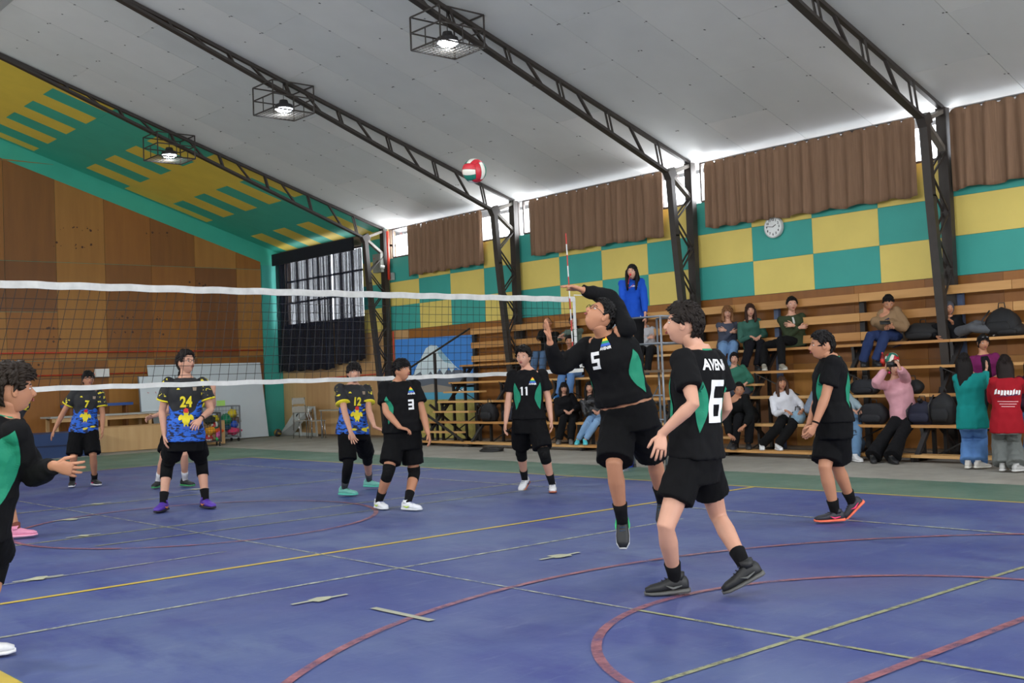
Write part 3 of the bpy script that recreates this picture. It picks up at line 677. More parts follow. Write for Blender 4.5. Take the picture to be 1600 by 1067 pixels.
def volleyball(loc, lab, parts=False, rot=(0, 0, 0), R=.105, cols=None, grp='volleyballs'):
    cols = cols or [M_br, M_bw, M_bg]
    if parts:
        t = empty('volleyball', loc); t.rotation_euler = rot; tag(t, lab, 'ball', grp)
        for vs, fs, s in cube_ball(R):
            m = MB(); m.add(vs, fs); m.build('ball_panel', cols[s], t, True)
        MB().ball((0, 0, 0), R*.975, 16, 12).build('bladder', M_ink, t, True)
        return t
    m = MB()
    for vs, fs, s in cube_ball(R, 6): m.add(vs, fs, s)
    m.ball((0, 0, 0), R*.97, 12, 8, 2); o = m.build('volleyball', cols, None, True); o.location = loc; o.rotation_euler = rot; tag(o, lab, 'ball', grp); return o
c = at(741, 267, D=10.3); volleyball(c, 'red, white and green volleyball flying high below the ceiling', True, (.5, 1.3, .7), R=.112)
c = at(1394, 567, X=15.45); volleyball((15.45, c[1], 1.33+.105), 'volleyball resting on the bleacher behind the phone of the woman in pink', True, (.2, 1.2, 2.2))

# ---- far corner props
M_matblue = mat('blue_vinyl', (32, 58, 104), .5, .06); M_wboard = mat('whiteboard', (205, 214, 220), .4, .03, 2)
def tilted(name, pts, th, m): mb = MB(); n_ = (Vector(pts[1])-Vector(pts[0])).cross(Vector(pts[3])-Vector(pts[0])).normalized(); polymesh(mb, pts, n_, th); return mb.build(name, m)
o = tilted('white_panel', [(12.1, 27.75, .02), (15.3, 27.72, .02), (15.36, YE-.05, 2.06), (12.1, YE-.05, 2.06)], .02, M_wboard); tag(o, 'big white panel leaning on the far plywood wall behind number 24', 'panel')
wb = empty('whiteboard', (11.95, 27.2, .9)); tag(wb, 'small whiteboard with faint red writing standing on the long table', 'whiteboard')
MB().box((0, 0, .42), (.95, .03, .88), Matrix.Rotation(-.12, 3, 'X')).build('board', M_wboard, wb); mb = MB()
for s in (-1, 1): mb.box((s*.48, 0, .42), (.025, .04, .9), Matrix.Rotation(-.12, 3, 'X'))
mb.build('board_edge', M_grey, wb); mb = MB()
for i in range(9): mb.box((-.3+.03*(i % 3)+.2*(i//3), -.045+.12*.12*(i % 3), .6-.15*(i % 3)), (.05, .002, .015), Matrix.Rotation(.3*i, 3, 'Y'))
mb.build('red_scribble', mat('faded_red_marker', (190, 120, 130), .6), wb)
pt = empty('long_table', (11.0, 27.0, 0)); tag(pt, 'long low wooden table with a white top along the far wall', 'table')
MB().box((-.1, 0, .86), (3.6, .7, .035)).build('table_top', mat('dull_white_top', (170, 172, 168), .5), pt); MB().box((-.1, -.3, .79), (3.5, .03, .09)).build('apron', M_plyl[0], pt)
for x in (-1.75, -.6, .5, 1.55):
    for y in (-.3, .3): MB().box((x, y, .42), (.07, .07, .84)).build('leg', M_plyl[0], pt)
MB().box((-.1, .1, .5), (3.5, .5, .03)).build('lower_shelf', M_ply[3], pt)
bb = empty('blue_bench', (10.62, 27.75, 0)); tag(bb, 'narrow blue padded bench against the far plywood wall', 'bench'); MB().box((0, 0, 1.1), (1.7, .3, .07)).build('seat', mat('blue_pad', (50, 84, 150), .5), bb)
for x in (-.7, .7): MB().box((x, 0, .53), (.06, .25, 1.06)).build('leg', M_ply[3], bb)
pf = empty('plywood_box', (11.5, 26.26, 0)); tag(pf, 'long low pale plywood box on the floor behind players 7 and 24', 'box'); MB().box((0, -.33, .29), (3.2, .02, .56)).build('front_board', M_plyl[0], pf); MB().box((0, 0, .58), (3.2, .68, .02)).build('top_board', M_plyl[1], pf)
for s in (-1, 1): MB().box((s*1.59, 0, .29), (.02, .64, .56)).build('side_board', M_plyl[0], pf)
mt = empty('gym_mat', (8.1, 25.9, 0)); tag(mt, 'thick blue gym mat at the left behind player number 7', 'gym mat')
MB().box((0, 0, .27), (3.2, 1.2, .54)).build('mat_body', M_matblue, mt); MB().box((0, -.605, .27), (3.1, .012, .03)).build('seam', mat('navy_seam', (20, 34, 70)), mt)
o = MB().loft([((7.6, 25.9, .545), (.55, 0, 0), (0, .35, 0), .8), ((7.6, 25.9, .62), (.5, 0, 0), (0, .3, 0), .8), ((7.5, 25.9, .68), (.3, 0, 0), (0, .15, 0), 1)]).build('folded_cloth', mat('teal_cloth', (90, 130, 150), .8), None, True); tag(o, 'folded grey blue cloth on top of the gym mat', 'cloth')
# ball carts
def cart(loc, rz, w, d, h, m, lab, grp='wire ball carts'):
    t = empty('ball_cart', loc, rz); tag(t, lab, 'cart', grp); mb = MB()
    for sx in (-1, 1):
        for sy in (-1, 1): mb.bar((sx*w/2, sy*d/2, .1), (sx*w/2, sy*d/2, h), .03)
    for z in (.12, h):
        for s in (-1, 1): mb.bar((-w/2, s*d/2, z), (w/2, s*d/2, z), .03); mb.bar((s*w/2, -d/2, z), (s*w/2, d/2, z), .03)
    mb.build('cart_frame', m, t); mb = MB()
    for i in range(1, 9):
        for s in (-1, 1): mb.bar((-w/2+w*i/9, s*d/2, .12), (-w/2+w*i/9, s*d/2, h), .006); mb.bar((s*w/2, -d/2+d*i/9, .12), (s*w/2, -d/2+d*i/9, h), .006)
    for i in range(1, 7):
        z = .12+(h-.12)*i/7
        for s in (-1, 1): mb.bar((-w/2, s*d/2, z), (w/2, s*d/2, z), .006); mb.bar((s*w/2, -d/2, z), (s*w/2, d/2, z), .006)
    mb.build('wire_mesh', m, t); MB().box((0, 0, .12), (w, d, .015)).build('cart_floor', m, t)
    for sx in (-1, 1):
        for sy in (-1, 1): MB().tube([(sx*w/2*.9-.015, sy*d/2*.9, .05), (sx*w/2*.9+.015, sy*d/2*.9, .05)], .05, 10).build('wheel', M_black, t)
    return t
cart((12.42, 25.48, 0), -.3, .55, .5, .8, M_black, 'black wire ball cart in front, right beside number 24')
cart((13.55, 27.0, 0), -.1, .8, .55, .92, M_grey, 'grey wire ball cart in front of the big white panel')
def cloth(c, r, rgb, lab, name='training_bib', seed=0):
    mb = MB(); mb.ball((0, 0, 0), (1, 1, 1), 24, 16); vs = []
    for v in mb.v:
        v = Vector(v); k = 1+.35*mnoise.noise(v*1.7+Vector((seed, 0, 0)))+.15*mnoise.noise(v*4+Vector((0, seed, 0))); vs.append(Vector((v.x*r[0], v.y*r[1], v.z*r[2]))*k)
    mb.v = vs; o = mb.build(name, mat('cloth_%d_%d_%d' % rgb, rgb, .8), None, True); o.location = c; tag(o, lab, 'bib' if name == 'training_bib' else name.split('_')[-1], 'bibs and bags in the ball carts'); return o
def pball(c, r, m, lab, n_='ball'): o = MB().ball((0, 0, 0), r, 20, 14).build(n_, m, None, True); o.location = c; tag(o, lab, 'ball', 'balls in the ball carts'); return o
X1, Y1 = 12.8, 26.0
cloth(at(330, 673, Y=25.42), (.16, .14, .1), (230, 160, 30), 'orange yellow bib low in the black cart', seed=1); cloth(at(339, 673, Y=25.42), (.14, .14, .09), (250, 90, 20), 'bright orange bib in the black cart', seed=2)
cloth(at(327, 656, Y=25.42), (.16, .12, .1), (40, 44, 30), 'black bib with lime edge on top of the black cart', seed=3); cloth(at(341, 678, Y=25.34), (.05, .05, .11), (250, 120, 190), 'pink bib in the black cart', seed=4); cloth(at(337, 654, Y=25.52), (.1, .1, .08), (220, 200, 30), 'yellow bib at the back of the black cart', seed=5)
volleyball(at(336, 665, Y=25.4), 'green and white volleyball in the black cart', False, (1, 0, 0)); pball(at(339.5, 685.5, Y=25.38), .042, mat('lime_ball', (60, 220, 110), .5), 'small lime green ball at the bottom of the black cart')
volleyball(at(327, 684, Y=25.48), 'red striped ball at the bottom of the black cart', False, (0, 1, 1), cols=[M_br, M_bw, M_br])
cloth(at(363, 646, Y=27.0), (.13, .12, .11), (214, 190, 40), 'yellow bag on top of the grey cart', 'sports_bag', 6); cloth(at(353, 655, Y=27.0), (.12, .14, .14), (20, 130, 90), 'green bib in the grey cart', seed=7); cloth(at(365, 673, Y=26.95), (.2, .14, .09), (245, 70, 120), 'hot pink bib pile in the grey cart', seed=8)
cloth(at(353, 668, Y=27.0), (.14, .14, .08), (20, 80, 110), 'dark blue bib in the grey cart', seed=9); cloth(at(369, 657, Y=27.1), (.12, .12, .1), (120, 84, 50), 'brown bag in the grey cart', 'sports_bag', 10)
pball(at(366, 663, Y=26.95), .105, mat('blue_ball', (40, 90, 200), .45), 'blue ball in the grey cart'); pball(at(351, 677, Y=27.0), .09, mat('grey_ball', (120, 120, 120), .5), 'grey ball low in the grey cart')
o = MB().box((0, 0, 0), (.17, .14, .14)).build('plastic_tub', mat('lime_plastic', (180, 230, 120), .3)); o.location = at(345, 628, Y=27.0); o.location.z = .92+.085; tag(o, 'small lime green plastic tub on the rim of the grey cart', 'tub')
fb = at(434, 676, Z=.11); volleyball((fb[0], fb[1], .11), 'dark striped ball on the floor in the far corner', False, (.3, .3, .3), .11, [mat('ball_navy', (40, 44, 50), .5), mat('ball_mustard', (130, 110, 40), .5), MATS['ball_navy']], grp='balls in the far corner')
# leaning board with a hole
lb = empty('cornhole_board', (15.6, 27.0, 0)); tag(lb, 'slanted white toss board with a round black hole', 'game board')
BLp, TLp, TRp, BRp = at(436.5, 680, Z=.02), at(466, 634.5, X=15.85), at(491, 634.8, X=15.85), at(458, 679.5, Z=.02)
off = np.array([15.6, 27.0, 0]); P4 = [Vector(q-off) for q in (BLp, BRp, TRp, TLp)]
mb = MB(); n_ = (P4[1]-P4[0]).cross(P4[3]-P4[0]).normalized(); polymesh(mb, P4, n_, .03); mb.build('board', mat('toss_board_white', (180, 184, 182), .5), lb)
cc = (P4[0]+P4[1]+P4[2]*2+P4[3]*2)/6; MB().tube([cc-n_*.035, cc+n_*.035], .085, 20).build('hole', M_ink, lb)
MB().bar(P4[2], (P4[2].x, P4[2].y-.1, 0), .03, .05).bar(P4[3], (P4[3].x, P4[3].y-.1, 0), .03, .05).build('rear_legs', MATS['toss_board_white'], lb)
MB().bar(P4[1]+Vector((0, 0, .04)), (P4[2].x, P4[2].y-.1, .05), .02, .09).build('side_rail', MATS['toss_board_white'], lb)
# chairs and table by the side wall
def chair(loc, rz, lab, z=0):
    t = empty('school_chair', (*loc, z), rz); tag(t, lab, 'chair', 'chairs in the far corner')
    for sx in (-.19, .19):
        MB().tube([(sx, -.18, 0), (sx*.9, -.16, .45)], .012, 8).build('leg', M_chrome, t, True); MB().tube([(sx, .2, 0), (sx*.9, .17, .45), (sx*.9, .22, .62), (sx*.9, .26, .85)], .012, 8).build('leg', M_chrome, t, True)
    MB().box((0, 0, .455), (.4, .38, .02)).build('seat', mat('grey_plywood_seat', (150, 146, 136), .5), t); MB().box((0, .25, .76), (.36, .02, .16)).build('backrest', MATS['grey_plywood_seat'], t)
chair((15.35, 25.95), 2.2, 'grey chair at the bottom of the stack in the corner'); chair((15.35, 25.95), 2.2, 'grey chair on top of the stack in the corner', .22); chair((15.42, 25.36), 1.2, 'grey chair with chrome legs beside player number 12')
tb = empty('school_table', (15.6, 24.3, 0)); tag(tb, 'small grey school table with steel legs behind player number 12', 'table')
MB().box((0, 0, .72), (.6, 1.5, .03)).build('table_top', mat('grey_laminate', (160, 158, 148), .5), tb)
for x in (-.27, .27):
    for y in (-.7, .7): MB().tube([(x, y, 0), (x, y, .71)], .014, 8).build('leg', M_grey, tb, True)

# ---- bags on the bleacher
def backpack(px, py, lv, w, h, d, rgb, lab, kind='backpack', rz=0, seed=0):
    x = LV[lv][0]+d/2+.03; c = at(px, py, X=x); z = LV[lv][1]
    t = empty('backpack' if kind == 'backpack' else 'sports_bag', (x, c[1], z), rz); tag(t, lab, 'bag', 'bags left on the bleacher'); m = mat('bag_%d_%d_%d' % rgb, rgb, .75, .15, 12, .3, 30)
    mb = MB(); rr = []
    for i in range(9):
        v = i/8; s = (math.sin(math.pi*min(1, .18+v*.86)))**.45 if kind == 'backpack' else (math.sin(math.pi*(.12+.8*v)))**.5
        rr.append(((.02*math.sin(v*4+seed), .02*math.sin(v*3+seed), h*v+.002), (d/2*s, 0, 0), (0, w/2*s, 0), .62))
    mb.loft(rr); mb.v = [tuple(Vector(v)*(1+.06*mnoise.noise(Vector(v)*9+Vector((seed, 0, 0))))) for v in mb.v]; mb.v = [(a_, b_, max(0, c_)) for a_, b_, c_ in mb.v]
    mb.build('bag_body', m, t, True)
    mb = MB(); mb.loft([((-d*.48, 0, h*.1+h*.4*i/4), (d*.14*math.sin(math.pi*(.1+.8*i/4))**.5, 0, 0), (0, w*.36*math.sin(math.pi*(.15+.7*i/4))**.4, 0), .6) for i in range(5)]); mb.build('front_pocket', m, t, True)
    MB().tube([(0, -.05, h*.97), (0, -.04, h+.06), (0, .04, h+.06), (0, .05, h*.97)], .008, 6).build('handle', M_black, t, True)
    MB().tube([(-d*.2, w*.3, h*.9), (-d*.55, w*.42, h*.6), (-d*.5, w*.4, h*.1)], .012, 6).build('strap', M_black, t, True)
backpack(765, 640, 1, .46, .40, .24, (22, 22, 26), 'black backpack on the second board behind number 11', seed=1); backpack(800, 640, 1, .42, .3, .22, (28, 30, 44), 'navy bag right beside number 11', 'bag', seed=2)
backpack(1443, 520, 4, .6, .26, .3, (20, 20, 22), 'black bag on the top row right of the man in the tan coat', 'bag', seed=3); backpack(1566, 500, 4, .50, .42, .3, (18, 19, 22), 'black backpack with a carry loop on the top row at the right edge', seed=4)
backpack(1352, 606, 2, .5, .22, .22, (24, 25, 32), 'black bag on the third board left of the woman in pink', 'bag', seed=5); backpack(1366, 640, 1, .46, .3, .22, (20, 20, 26), 'black bag beside the woman in pink on her left', 'bag', seed=6)
backpack(1442, 645, 1, .42, .34, .24, (24, 26, 48), 'dark navy backpack right of the woman in pink', seed=7); backpack(1474, 640, 1, .36, .46, .24, (20, 21, 24), 'tall black backpack beside the girl in teal', seed=8); backpack(1428, 640, 2, .3, .2, .2, (18, 18, 20), 'small black bag behind the woman in pink', 'bag', seed=10)
backpack(1580, 505, 4, .4, .2, .3, (24, 24, 26), 'flat black bag at the far right of the top row', 'bag', seed=11)
backpack(1334, 690, 0, .34, .26, .2, (40, 56, 72), 'grey blue tote bag on the lowest board behind the right player', 'bag', seed=12)
backpack(1247, 650, 1, .22, .2, .16, (130, 160, 180), 'pale blue handbag beside the girl in the white hoodie', 'bag', seed=9)
c = at(1379, 558, X=15.4); t = empty('drink_bottle', (15.4, c[1], 1.33)); tag(t, 'red cola bottle with a red cap standing left of the volleyball', 'bottle')
MB().tube([(0, 0, 0), (0, 0, .14), (0, 0, .19), (0, 0, .2)], [.035, .035, .014, .012], 14).build('bottle_body', mat('dark_red_drink', (110, 20, 24), .15), t, True); MB().tube([(0, 0, .05), (0, 0, .12)], .0365, 14).build('bottle_label', M_redm, t, True); MB().tube([(0, 0, .2), (0, 0, .22)], .014, 10).build('bottle_cap', M_redm, t)
c = at(768, 703, Z=.03); mb = MB()
for j in range(3): mb.tube([(c[0]+(.2-.03*j)*math.cos(a_*.4)+.02*j, c[1]+.25*math.sin(a_*.4), .02+.02*j) for a_ in range(17)], .014, 6)
o = mb.build('cable_coil', M_black, None, True); tag(o, 'coil of black cable on the floor before the bleacher', 'cable')
# ================================================================== PEOPLE
def V(*a): return Vector(a) if len(a) > 1 else Vector(a[0])
def az(a): a = math.radians(a); return Vector((math.cos(a), math.sin(a), 0))
def sst(a, b, x): t = min(1, max(0, (x-a)/(b-a))); return t*t*(3-2*t)
def lerp(a, b, t): return a+(b-a)*t
def remesh(mb, voxel, smooth=3, fac=.5):
    me = mb.mesh('tmp'); o = bpy.data.objects.new('tmp', me); COL.objects.link(o)
    m = o.modifiers.new('r', 'REMESH'); m.mode = 'VOXEL'; m.voxel_size = voxel
    if smooth: s = o.modifiers.new('s', 'SMOOTH'); s.factor = fac; s.iterations = smooth
    dg = bpy.context.evaluated_depsgraph_get(); ev = bpy.data.meshes.new_from_object(o.evaluated_get(dg))
    bpy.data.objects.remove(o); bpy.data.meshes.remove(me)
    n = len(ev.vertices); co = np.empty(n*3); ev.vertices.foreach_get('co', co); fs = [tuple(p.vertices) for p in ev.polygons]
    nr = np.empty(n*3); ev.vertices.foreach_get('normal', nr)
    bpy.data.meshes.remove(ev); return co.reshape(-1, 3), fs, nr.reshape(-1, 3)
def skinmat(t):
    return mat('skin_%d_%d_%d' % t, t, .5, .05, 9, spec=.35)
SK = {'fair': (200, 150, 126), 'warm': (182, 128, 98), 'tan': (158, 106, 78), 'brown': (134, 88, 64)}
M_eye = mat('eye_white', (222, 216, 210), .3, 0); M_irs = mat('eye_dark', (38, 26, 20), .3, 0); M_brow = mat('brow_dark', (44, 30, 24), .8, 0); M_lip = mat('lip', (160, 84, 78), .5, 0); M_lipred = mat('lip_red', (190, 40, 60), .4, 0)
def fabric(rgb, knit=0, rough=.9):
    if max(rgb) < 50: rgb = tuple(int(c*.6) for c in rgb)
    return mat('cloth_%d_%d_%d' % rgb, rgb, rough, .07, 7, .25 if knit else .1, 90 if knit else 50, spec=.22)

def headsurf(d, fem=0):
    x, y, z = d; p = Vector((.076*x, .097*y, .117*z))
    if z < 0:
        k = sst(0, -1, z); p.x *= 1-.30*k
        if y > 0: p.y *= 1+.05*k
        else: p.y *= 1-.42*sst(0, -.85, z)
    if y < 0: p.y *= 1.06; 
    if y > .2:
        f = sst(.2, .75, y); ax = abs(p.x)
        g = lambda v, c, w: math.exp(-((v-c)/w)**2)
        p.y -= f*.009*g(ax, .031, .015)*g(p.z, .008, .014)
        p.y += f*.004*g(p.z, .032, .010)*g(ax, .02, .03)
        nz = p.z
        if -.05 < nz < .03: p.y += f*.026*g(p.x, 0, .0115)*sst(.022, -.028, nz)*(1 if nz > -.030 else sst(-.046, -.030, nz))
        p.y += f*.006*g(p.z, -.054, .009)*g(p.x, 0, .022)
        p.y -= f*.004*g(p.z, -.070, .007)*g(p.x, 0, .02)
        p.y += f*.008*g(p.z, -.095, .016)*g(p.x, 0, .022)
    return p
class Frame:
    def __init__(s, C, a, pitch=0, roll=0, sc=1):
        f = az(a); s.C = Vector(C); s.sc = sc; pt = math.radians(pitch); s.r = f.cross(Vector((0, 0, 1))); s.f = f*math.cos(pt)+Vector((0, 0, math.sin(pt))); s.u = s.r.cross(s.f)
        if roll: R = Matrix.Rotation(math.radians(roll), 3, s.f); s.r = R @ s.r; s.u = R @ s.u
        s.flat = az(a)
    def __call__(s, p): return s.C+(s.r*p[0]+s.f*p[1]+s.u*p[2])*s.sc
def head_into(mb, F, fem=0, det=1, lip=3):
    nl, nk = (64, 44) if det else (44, 30)
    vs = []; fs = []
    for i in range(nk+1):
        t = math.pi*i/nk; t = t
        for k in range(nl):
            a = 2*math.pi*k/nl; a = a - .32*math.sin(a) if det else a-.3*math.sin(a)     # denser to the front (a=0 is the front)
            vs.append(F(headsurf((math.sin(t)*math.sin(a), math.sin(t)*math.cos(a), math.cos(t)), fem)))
    for i in range(nk):
        for k in range(nl): fs.append((i*nl+k, (i+1)*nl+k, (i+1)*nl+(k+1) % nl, i*nl+(k+1) % nl))
    mb.add(vs, fs, 0)
    R = Matrix((F.r, F.f, F.u)).transposed(); s = F.sc
    for sx in (-1, 1):
        yb = headsurf(Vector((sx*.031/.076, .9, .06)).normalized()).y-.001
        mb.ball(F((sx*.031, .0865-.0070, .008)), (.0130*s, .0088*s, .0062*s), 12, 8, 1, R)
        mb.ball(F((sx*.031, .0865-.0012, .008)), (.0056*s, .0040*s, .0054*s), 10, 6, 2, R)
        mb.tube([F((sx*.015, .0875, .0255)), F((sx*.031, .0885, .0315)), F((sx*.048, .077, .027))], [.0025*s, .0038*s, .002*s], 6, mi=2)
        mb.tube([F((sx*.018, .0855, .0135)), F((sx*.031, .0885, .0165)), F((sx*.044, .080, .0125))], [.0012*s, .0022*s, .0012*s], 5, mi=2 if fem else 0)
        e = F((sx*.077, -.004, -.004)); mb.ball(e, (.009*s, .019*s, .031*s), 10, 8, 0, R); mb.ball(F((sx*.082, -.001, -.002)), (.006*s, .012*s, .02*s), 8, 6, 0, R)
        mb.ball(F((sx*.010, .103, -.030)), (.007*s, .007*s, .006*s), 8, 6, 0, R)
    mb.ball(F((0, .0995, -.0505)), (.020*s, .006*s, .0042*s), 12, 6, lip, R); mb.ball(F((0, .0985, -.0585)), (.018*s, .0065*s, .0052*s), 12, 6, lip, R)
    mb.ball(F((0, .1025, -.0543)), (.019*s, .003*s, .0012*s), 10, 4, 2, R)

HL = {  # hairline height against angle from the front
 'short': ([0, 35, 52, 70, 82, 92, 118, 135, 180], [.070, .070, .058, .036, -.010, .036, .036, -.040, -.058]),
 'fringe': ([0, 35, 55, 72, 84, 95, 118, 135, 180], [.036, .038, .034, .02, -.012, .02, .02, -.06, -.075]),
 'long': ([0, 25, 45, 62, 80, 100, 130, 180], [.060, .055, .035, 0, -.05, -.075, -.1, -.11]),
 'bangs': ([0, 30, 45, 60, 80, 100, 130, 180], [.028, .03, .02, -.02, -.06, -.08, -.1, -.11]),
 'bald': ([0, 60, 90, 100, 125, 135, 180], [.5, .5, .02, .03, .03, -.03, -.04]),
 'hood': ([0, 30, 50, 62, 180], [.075, .06, .0, -.12, -.2]),
}
def hair_mesh(F, style, th, curl=0, cf=28, long_=0, col=None, bun=None, topk=1.0, seed=0, spread=1, back=1, tuft=220):
    mb = MB(); xs, ys = HL[style]; nl, nk = 64, 40; vs = []; fs = []
    for i in range(nk+1):
        t = math.pi*i/nk
        for k in range(nl):
            a = 2*math.pi*k/nl; d = Vector((math.sin(t)*math.sin(a), math.sin(t)*math.cos(a), math.cos(t))); p = headsurf(d)
            phi = abs(math.degrees(math.atan2(d.x, d.y))); zl = np.interp(phi, xs, ys)
            zl += .004*mnoise.noise(Vector((phi*.12, seed, p.z*20)))
            m = sst(zl-.006, zl+.010, p.z); q = th*(.42+.85*topk*max(0, d.z))*(1+.25*mnoise.noise(d*4+Vector((seed, 0, 0))))
            if curl: q += curl*mnoise.noise(d*cf*.35+Vector((0, seed, 0)))+curl*.5*mnoise.noise(d*cf)
            elif style != 'hood': q += th*.22*math.sin(phi*.5+18*d.x+3*mnoise.noise(d*6+Vector((seed, 0, 0))))
            n = Vector((d.x/.076, d.y/.1, d.z/.117)).normalized()
            vs.append(F(p+n*(-.010+m*(max(.004, q)+.010))))
    for i in range(nk):
        for k in range(nl): fs.append((i*nl+k, (i+1)*nl+k, (i+1)*nl+(k+1) % nl, i*nl+(k+1) % nl))
    mb.add(vs, fs)
    if style not in ('hood', 'bald') and tuft:
        r_ = random.Random(seed+5); cnt = 0; tries = 0
        while cnt < tuft and tries < tuft*6:
            tries += 1; zz = r_.uniform(-.75, 1); a = r_.uniform(-math.pi, math.pi); k_ = math.sqrt(1-zz*zz); d = Vector((k_*math.sin(a), k_*math.cos(a), zz)); p = headsurf(d)
            phi = abs(math.degrees(math.atan2(d.x, d.y))); zl = np.interp(phi, xs, ys)
            if p.z < zl+.006: continue
            cnt += 1; n = Vector((d.x/.076, d.y/.1, d.z/.117)).normalized(); q = th*(.42+.85*topk*max(0, d.z))
            fl = Vector((r_.uniform(-.6, .6)+.5*d.x, (.9 if d.y > .1 else -.5)+r_.uniform(-.3, .3), (-.55 if d.z < .8 else .1) if style != 'short' or d.y < .1 else r_.uniform(-.1, .9))); fl = (fl-n*fl.dot(n)).normalized()
            L_ = (.022+th*.75)*r_.uniform(.7, 1.25); w = (.0045+.004*r_.random())*(1+curl*20)
            b0 = p+n*q*.45; b1 = b0+fl*L_*.5+n*q*.55; b2 = b0+fl*L_+n*q*(.25+.5*r_.random()+curl*10*r_.random())
            mb.tube([F(b0), F(b1), F(b2)], [w*F.sc*1.6, w*F.sc*1.3, w*F.sc*.3], 5)
    if bun: mb.ball(F(bun[:3]), bun[3], 14, 10)
    if long_:
        G = Frame(F.C, math.degrees(math.atan2(F.flat.y, F.flat.x)), 0, 0, F.sc); L = long_
        start = len(mb.v)
        if back: mb.loft([(G((0, -.03, .04)), G.r*.078, G.f*.06, .9), (G((0, -.052, -.02)), G.r*.09*spread, G.f*.058, .85), (G((0, -.066, -.10)), G.r*.094*spread, G.f*.048, .8), (G((0, -.075, -.1-L*.35)), G.r*.096*spread, G.f*.042, .8), (G((.004, -.08, -.1-L*.7)), G.r*.085*spread, G.f*.036, .8), (G((0, -.078, -.1-L)), G.r*.04, G.f*.018, 1)])
        for sx in (-1, 1):
            mb.tube([G((sx*.05, .05, .065)), G((sx*.074, .035, .02)), G((sx*.083, .02, -.05)), G((sx*.085, .035, -.12)), G((sx*.078, .062, -.12-L*.35)), G((sx*.075, .06, -.12-L*.62))], [.012, .022, .026, .028, .024, .008], 10, ry=[.01, .03, .034, .03, .022, .008])
        w = []
        for q in mb.v[start:]:
            q = Vector(q); w.append(tuple(q+Vector((mnoise.noise(q*22), mnoise.noise(q*22+Vector((9, 0, 0))), 0))*(.010+(curl*.7))))
        mb.v[start:] = w
    return mb
M_HAIR = {}
def hairmat(rgb):
    k = .62 if max(rgb) < 60 else .85; rgb = tuple(int(c*k) for c in rgb)
    return mat('hair_%d_%d_%d' % rgb, rgb, .6, .25, 60, .35, 160, spec=.22)

def hand_into(mb, W, d, n, side, s=1, curl=.5, spread=.12, palm=None, thumb=0.0, seg=7):
    """palm goes into `palm` (remeshed with the body), fingers into mb"""
    d = Vector(d).normalized(); n = Vector(n); n = (n-d*n.dot(d)).normalized(); t = d.cross(n) if side == 'R' else n.cross(d); W = Vector(W)
    palm.loft([(W-d*.02*s, t*.024*s, n*.018*s, .9), (W+d*.015*s, t*.030*s, n*.018*s, .85), (W+d*.05*s, t*.040*s, n*.017*s, .8), (W+d*.085*s, t*.041*s, n*.014*s, .8), (W+d*.098*s, t*.034*s, n*.010*s, .9)])
    palm.tube([W+d*.02*s+t*.012*s, W+d*.05*s+t*.034*s], [.017*s, .014*s], 8)
    for i, (o_, L, r) in enumerate(((.031, .070, .0092), (.0105, .078, .0095), (-.0105, .072, .0090), (-.030, .056, .0080))):
        base = W+d*(.086-abs(i-1.2)*.004)*s+t*o_*s; a = curl*(.55+.12*i); dd = (d+t*spread*(1.5-i)).normalized(); ax = dd.cross(n)
        p = base-dd*.02*s; pts = [p, base]; q = base
        for j, l_ in enumerate((.45, .32, .25)):
            dd = Matrix.Rotation(a*(1, 1.2, .8)[j], 3, ax) @ dd
            q = q+dd*L*l_*s; pts.append(q)
        # bend towards the palm side
        mb.tube(pts, [r*s, r*s, r*.95*s, r*.88*s, r*.62*s], seg, ref=n)
    b = W+d*.022*s+t*.022*s; dt = (d*.62+t*.75+n*.25*(1+thumb)).normalized(); p1 = b+dt*.036*s; dt2 = (d*.85+t*.35+n*(.2+thumb)).normalized(); p2 = p1+dt2*.030*s; p3 = p2+(dt2+n*.2).normalized()*.024*s
    mb.tube([b-dt*.01*s, b, p1, p2, p3], [.012*s, .0125*s, .0105*s, .0098*s, .0065*s], seg, ref=n)

def ik(a, b, l1, l2, hint, pole):
    a, b = Vector(a), Vector(b); d = b-a; D = d.length
    if D > (l1+l2)*.999: k = D/(l1+l2)*1.002; l1 *= k; l2 *= k
    d.normalize(); x = (l1*l1-l2*l2+D*D)/(2*D); h = math.sqrt(max(0, l1*l1-x*x)); c = a+d*x
    pl = Vector(pole); pl = pl-d*pl.dot(d)
    if pl.length < 1e-4: pl = d.orthogonal()
    pl.normalize(); q = d.cross(pl)
    if hint is None: return c+pl*h
    best = None
    for i in range(72):
        t = 2*math.pi*i/72; p = c+(pl*math.cos(t)+q*math.sin(t))*h; u, w = pix(p); e = math.hypot(u-hint[0], w-hint[1])+(1-math.cos(t))*3.0*depthk(p)
        if best is None or e < best[0]: best = (e, p)
    return best[1]
def depthk(p): return 9/max(3, depth(p))

